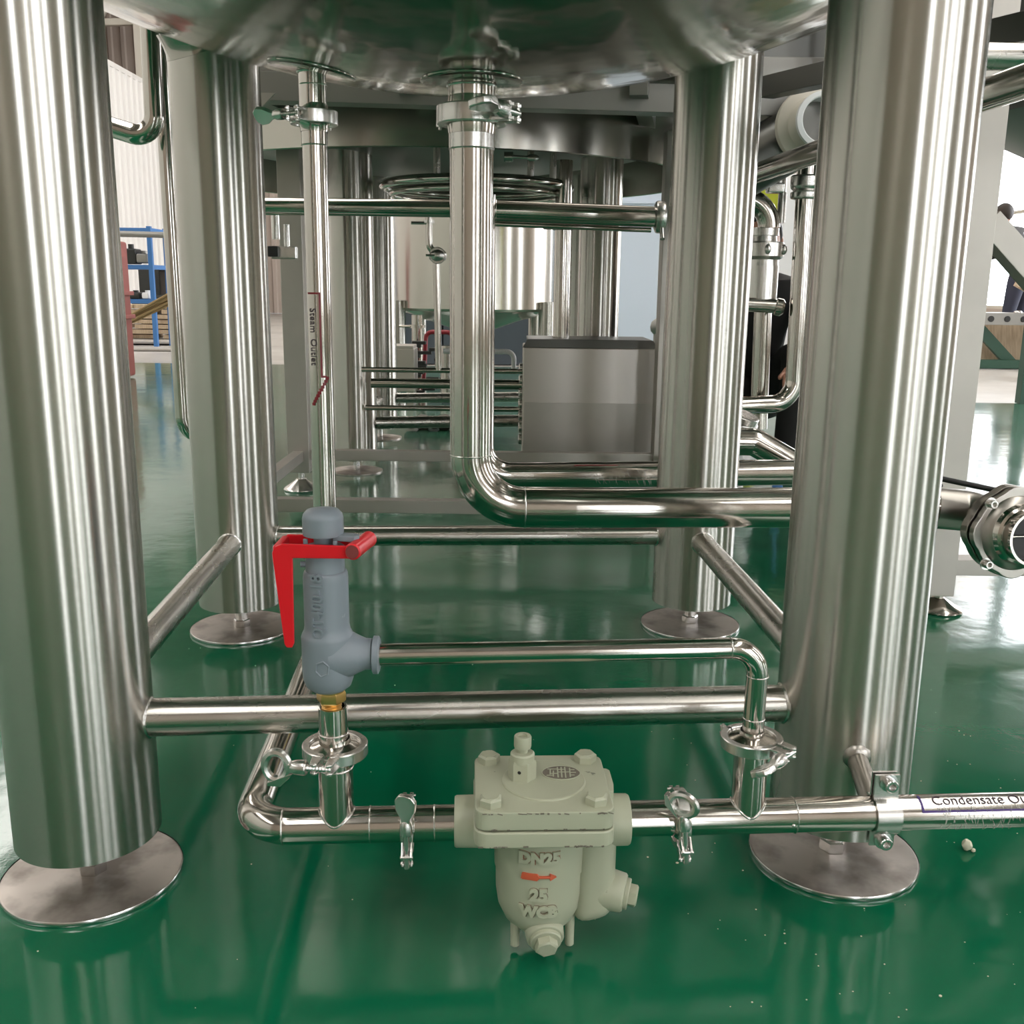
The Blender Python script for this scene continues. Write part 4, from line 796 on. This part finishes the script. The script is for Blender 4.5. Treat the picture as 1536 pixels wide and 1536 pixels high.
bm = NBM(); cyl(bm, (.668, 4.2, .44), (.668, 4.2, .70), .010, 14); box(bm, (.68, 4.2, .71), (.05, .03, .025), None, .006); cyl(bm, (.668, 4.2, 0), (.668, 4.2, .45), .012, 12); solo('gauge_rod', bm, 'gal', 'thin upright rod with black cap beside the rear right leg', 'rod')
bm = NBM(); lathe(bm, [(.45, .0), (.5, .1), (.5, 1.5), (.4, 1.7), (.1, 1.8)], (2.85, 9.5, 0), seg=40); solo('white_tank', bm, 'white', 'white rounded tank far behind the upright suction pipe', 'tank')

# ------------------------------------------------------------------ far left: rack, machine, bamboo, timber
T = thing('storage_rack', 'blue steel shelf rack against the white wall at far left', 'shelf', (-4.15, 11.2, 0))
for x in (-4.75, -3.88):
    for y in (11.0, 11.5): bm = NBM(); box(bm, (x, y, .64), (.045, .045, 1.28)); obj('upright', bm, 'blue', T)
for z in (.50, .86, 1.24): bm = NBM(); box(bm, (-4.31, 11.25, z), (.9, .52, .045)); obj('shelf', bm, 'blue', T)
for x, z, w, h, m_, lb in ((-4.12, .97, .16, .16, 'mach', 'dark machine part on the middle shelf of the blue rack, left'), (-3.98, .95, .12, .10, 'gal', 'grey part on the middle shelf of the blue rack, right'), (-4.1, .56, .14, .07, 'mach', 'dark small part on the lowest shelf of the blue rack'), (-3.97, .56, .08, .07, 'white', 'white small part on the lowest shelf of the blue rack')):
    bm = NBM(); box(bm, (x, 11.1, z - .0), (w, .2, h), None, .02); cyl(bm, (x, 11.1, z), (x, 11.1, z + h * .8), .03, 12); solo('machine_part', bm, m_, lb, 'part', group='parts on the blue rack')
bm = NBM(); cyl(bm, (-4.9, 10.6, 1.19), (-3.2, 10.6, 1.17), .03, 16)
for x in (-4.8, -3.3): cyl(bm, (x, 10.6, 0), (x, 10.6, 1.18), .02, 10)
solo('pipe_rest', bm, 'gal', 'long level steel bar on a rest before the blue rack', 'bar')
bm = NBM(); box(bm, (-3.50, 10.6, .52), (.80, .4, .12), None, .02); box(bm, (-3.72, 10.6, .70), (.22, .3, .32), None, .02); cyl(bm, (-3.50, 10.5, .74), (-3.42, 10.5, .74), .12, 20); box(bm, (-3.42, 10.6, .84), (.42, .25, .05), None, .01); ball(bm, (-3.30, 10.5, .70), (.13, .1, .12), sub=2); cyl(bm, (-3.3, 10.4, .72), (-3.12, 10.3, .60), .03, 10); box(bm, (-3.65, 10.6, .24), (.34, .4, .48), None, .03); box(bm, (-3.25, 10.6, .24), (.2, .35, .48), None, .03); cyl(bm, (-3.6, 10.38, .38), (-3.6, 10.33, .38), .12, 20)
for v_ in bm.verts: v_.co = Vector((v_.co.x * 1.42, v_.co.y * 1.42, max(0, .7 + (v_.co.z - .7) * 1.42)))
solo('lathe_machine', bm, 'mach', 'black workshop machine below the blue rack at far left', 'machine')
T = thing('bamboo_bundle', 'bundle of tan bamboo poles leaning low at far left', 'poles', (-3.8, 9.2, 0))
for i in range(22):
    bm = NBM(); a = Vector((-4.20 + random.uniform(-.03, .03), 9.3 + random.uniform(-.05, .05), .02 + .014 * (i % 7))); b = Vector((-2.75, 9.45 + random.uniform(-.1, .1), .80 - .016 * (i % 8) + .02 * random.random())); cyl(bm, a, b, .011, 7); obj('pole', bm, 'bam', T)
T = thing('timber_stack', 'stack of pale sawn blocks on the concrete at far left', 'timber', (-4.4, 13, 0))
for j in range(7):
    for i in range(4):
        bm = NBM(); box(bm, (-3.95 + random.uniform(-.05, .05) - i * .36, 13 + random.uniform(-.04, .04), .03 + j * .062), (.34, .3, .05), Matrix.Rotation(R_(random.uniform(-3, 3)), 4, 'Z'), .003); obj('board', bm, 'wood', T)
T = thing('floor_sheets', 'thin pale sheets laid in layers on the concrete at far left', 'sheet', (-4.2, 11.4, 0))
for j, (y, w) in enumerate(((10.9, 1.5), (11.9, 1.6))): bm = NBM(); box(bm, (-4.2 + .1 * j, y, .012 + .012 * j), (2.2, .55, .02), Matrix.Rotation(R_(2 * j - 1), 4, 'Z'), .002); obj('sheet', bm, 'conc', T)
T = thing('red_machine_stand', 'faded red machine column beside the front left leg, far off', 'machine', (-2.95, 7.5, 0))
bm = NBM(); box(bm, (-2.965, 7.5, .5), (.20, .3, .98), None, .02); obj('column', bm, 'pink', T)
bm = NBM(); prism(bm, [(-.1, 0), (.14, -.06), (.10, .04), (0, .16), (-.1, .14)], (-2.92, 7.4, .93), (1, 0, 0), (0, 0, 1), .2, .01); obj('head', bm, 'pink', T)
for z in (.45, .62): bm = NBM(); box(bm, (-2.955, 7.5, z), (.22, .33, .03), None, .005); obj('band', bm, 'pink', T)

# ------------------------------------------------------------------ two workers crouching in the background at right
def worker(loc, yaw, label, top, legs, sc=1.0, stand=False):
    T = thing('person', label, 'person', loc); loc = Vector(loc); RM = Matrix.Rotation(yaw, 4, 'Z')
    def w(p): return loc + RM @ (Vector(p) * sc)
    w1 = w
    def w2(p): return w1((p[0], p[1], p[2] + (.62 if stand else 0)))
    def body(name, verts, edges, rad, m, parent, sub=2, root=0):
        me = bpy.data.meshes.new(name); me.from_pydata([(w2(p) if name == 'hand' else w1(p)) for p in verts], edges, []); o = bpy.data.objects.new(name, me); COL.objects.link(o)
        md = o.modifiers.new('s', 'SKIN'); sv = me.skin_vertices[0].data
        for i, r in enumerate(rad): sv[i].radius = ((r if not isinstance(r, tuple) else r[0]) * sc, (r if not isinstance(r, tuple) else r[1]) * sc)
        sv[root].use_root = True; s = o.modifiers.new('b', 'SUBSURF'); s.levels = sub; s.render_levels = sub
        me2 = bpy.data.meshes.new_from_object(o.evaluated_get(bpy.context.evaluated_depsgraph_get())); bpy.data.objects.remove(o)
        b2 = bmesh.new(); b2.from_mesh(me2); bpy.data.meshes.remove(me2); return obj(name, b2, m, parent, ang=180, recalc=True)
    # x right, y forward; squatting: pelvis low, knees up and forward, arms reaching forward
    DZ = .0
    if stand:
        DZ = .62
        body('trousers', [(0, 0, .92), (-.09, .0, .86), (-.11, .05, .47), (-.12, 0, .09), (.09, .0, .86), (.11, .05, .47), (.12, 0, .09), (0, .02, 1.02)],
             [(0, 1), (1, 2), (2, 3), (0, 4), (4, 5), (5, 6), (0, 7)], [.13, .105, .07, .052, .105, .07, .052, .13], legs, T)
    else: body('trousers', [(0, 0, .30), (-.10, .02, .28), (-.17, .38, .50), (-.16, .22, .10), (-.16, .25, .06), (.10, .02, .28), (.17, .38, .50), (.16, .22, .10), (.16, .25, .06), (0, .0, .42)],
         [(0, 1), (1, 2), (2, 3), (3, 4), (0, 5), (5, 6), (6, 7), (7, 8), (0, 9)], [.13, .11, .072, .055, .05, .11, .072, .055, .05, .13], legs, T)
    sh = body('jacket', [(0, 0, .36 + DZ), *[(a, b, c_ + DZ) for a, b, c_ in ((0, .08, .52), (0, .20, .70), (0, .25, .76), (-.17, .20, .70), (-.25, .36, .52), (-.14, .56, .44), (.17, .20, .70), (.25, .36, .52), (.14, .56, .44))]],
         [(0, 1), (1, 2), (2, 3), (2, 4), (4, 5), (5, 6), (2, 7), (7, 8), (8, 9)], [(.15, .12), (.14, .11), (.15, .11), .06, .07, .052, .042, .07, .052, .042], top, T)
    w0 = w
    def w(p): return w0((p[0], p[1], p[2] + DZ))
    bm = NBM(); c = w((0, .30, .89)); ball(bm, c, (.078 * sc, .095 * sc, .112 * sc), RM, 3); ball(bm, w((0, .395, .875)), (.014 * sc, .02 * sc, .02 * sc), RM, 2)
    for s in (-1, 1): ball(bm, w((s * .078, .30, .885)), (.012 * sc, .02 * sc, .03 * sc), RM, 2)
    ball(bm, w((0, .36, .82)), (.045 * sc, .045 * sc, .035 * sc), RM, 2); cyl(bm, w((0, .24, .74)), w((0, .29, .84)), .05 * sc, 16); hd = obj('head', bm, 'skin', T, ang=180)
    bm = NBM()
    for s in (-1, 1): ball(bm, w((s * .030, .385, .90)), (.010 * sc, .008 * sc, .006 * sc), RM, 2)
    cyl(bm, w((-.022, .392, .843)), w((.022, .392, .843)), .004 * sc, 8); obj('eyes_and_mouth', bm, 'hair', hd)
    bm = NBM(); ball(bm, w((0, .285, .915)), (.086 * sc, .100 * sc, .104 * sc), RM, 3)
    for v_ in list(bm.verts):
        q = RM.inverted() @ (v_.co - loc) / sc
        if q.y > .33 and q.z - DZ < .945: v_.co = w((q.x * .9, .33, max(q.z - DZ, .93)))
    obj('hair', bm, 'hair', hd, ang=180)
    for s in (-1, 1):
        P = []; E_ = []; Rr = []
        base = Vector((s * .14, .56, .44)); P += [base, base + Vector((-s * .01, .045, -.02)), base + Vector((-s * .015, .085, -.035))]; E_ += [(0, 1), (1, 2)]; Rr += [.028, (.036, .018), (.034, .015)]
        for k in range(4):
            i0 = len(P); o_ = (k - 1.5) * .018; ln = (.030, .036, .033, .026)[k]
            P += [base + Vector((-s * .015 + o_, .09, -.035)), base + Vector((-s * .015 + o_ * 1.1, .09 + ln, -.048)), base + Vector((-s * .015 + o_, .09 + ln * 1.5, -.075))]; E_ += [(2, i0), (i0, i0 + 1), (i0 + 1, i0 + 2)]; Rr += [.010, .009, .0075]
        i0 = len(P); P += [base + Vector((-s * .045, .055, -.02)), base + Vector((-s * .062, .085, -.035))]; E_ += [(1, i0), (i0, i0 + 1)]; Rr += [.011, .009]
        body('hand', P, E_, Rr, 'skin', T, 1)
    for s in (-1, 1):
        sy_ = .05 if stand else .30; sx_ = .12 if stand else .16
        bm = NBM(); ball(bm, w0((s * sx_, sy_, .045)), (.045 * sc, .13 * sc, .045 * sc), RM, 3)
        for v_ in bm.verts: v_.co.z = max(v_.co.z, .002)
        obj('shoe', bm, 'mach', T, ang=180)
    return T
worker((.96, 4.15, 0), R_(170), 'worker in black clothes squatting behind the filter pipes', 'cloth', 'cloth', .98)
worker((5.42, 11.0, 0), R_(35), 'dark-haired worker in navy trousers seen from behind beyond the trestle at right', 'cloth', 'denim', 1.0, True)
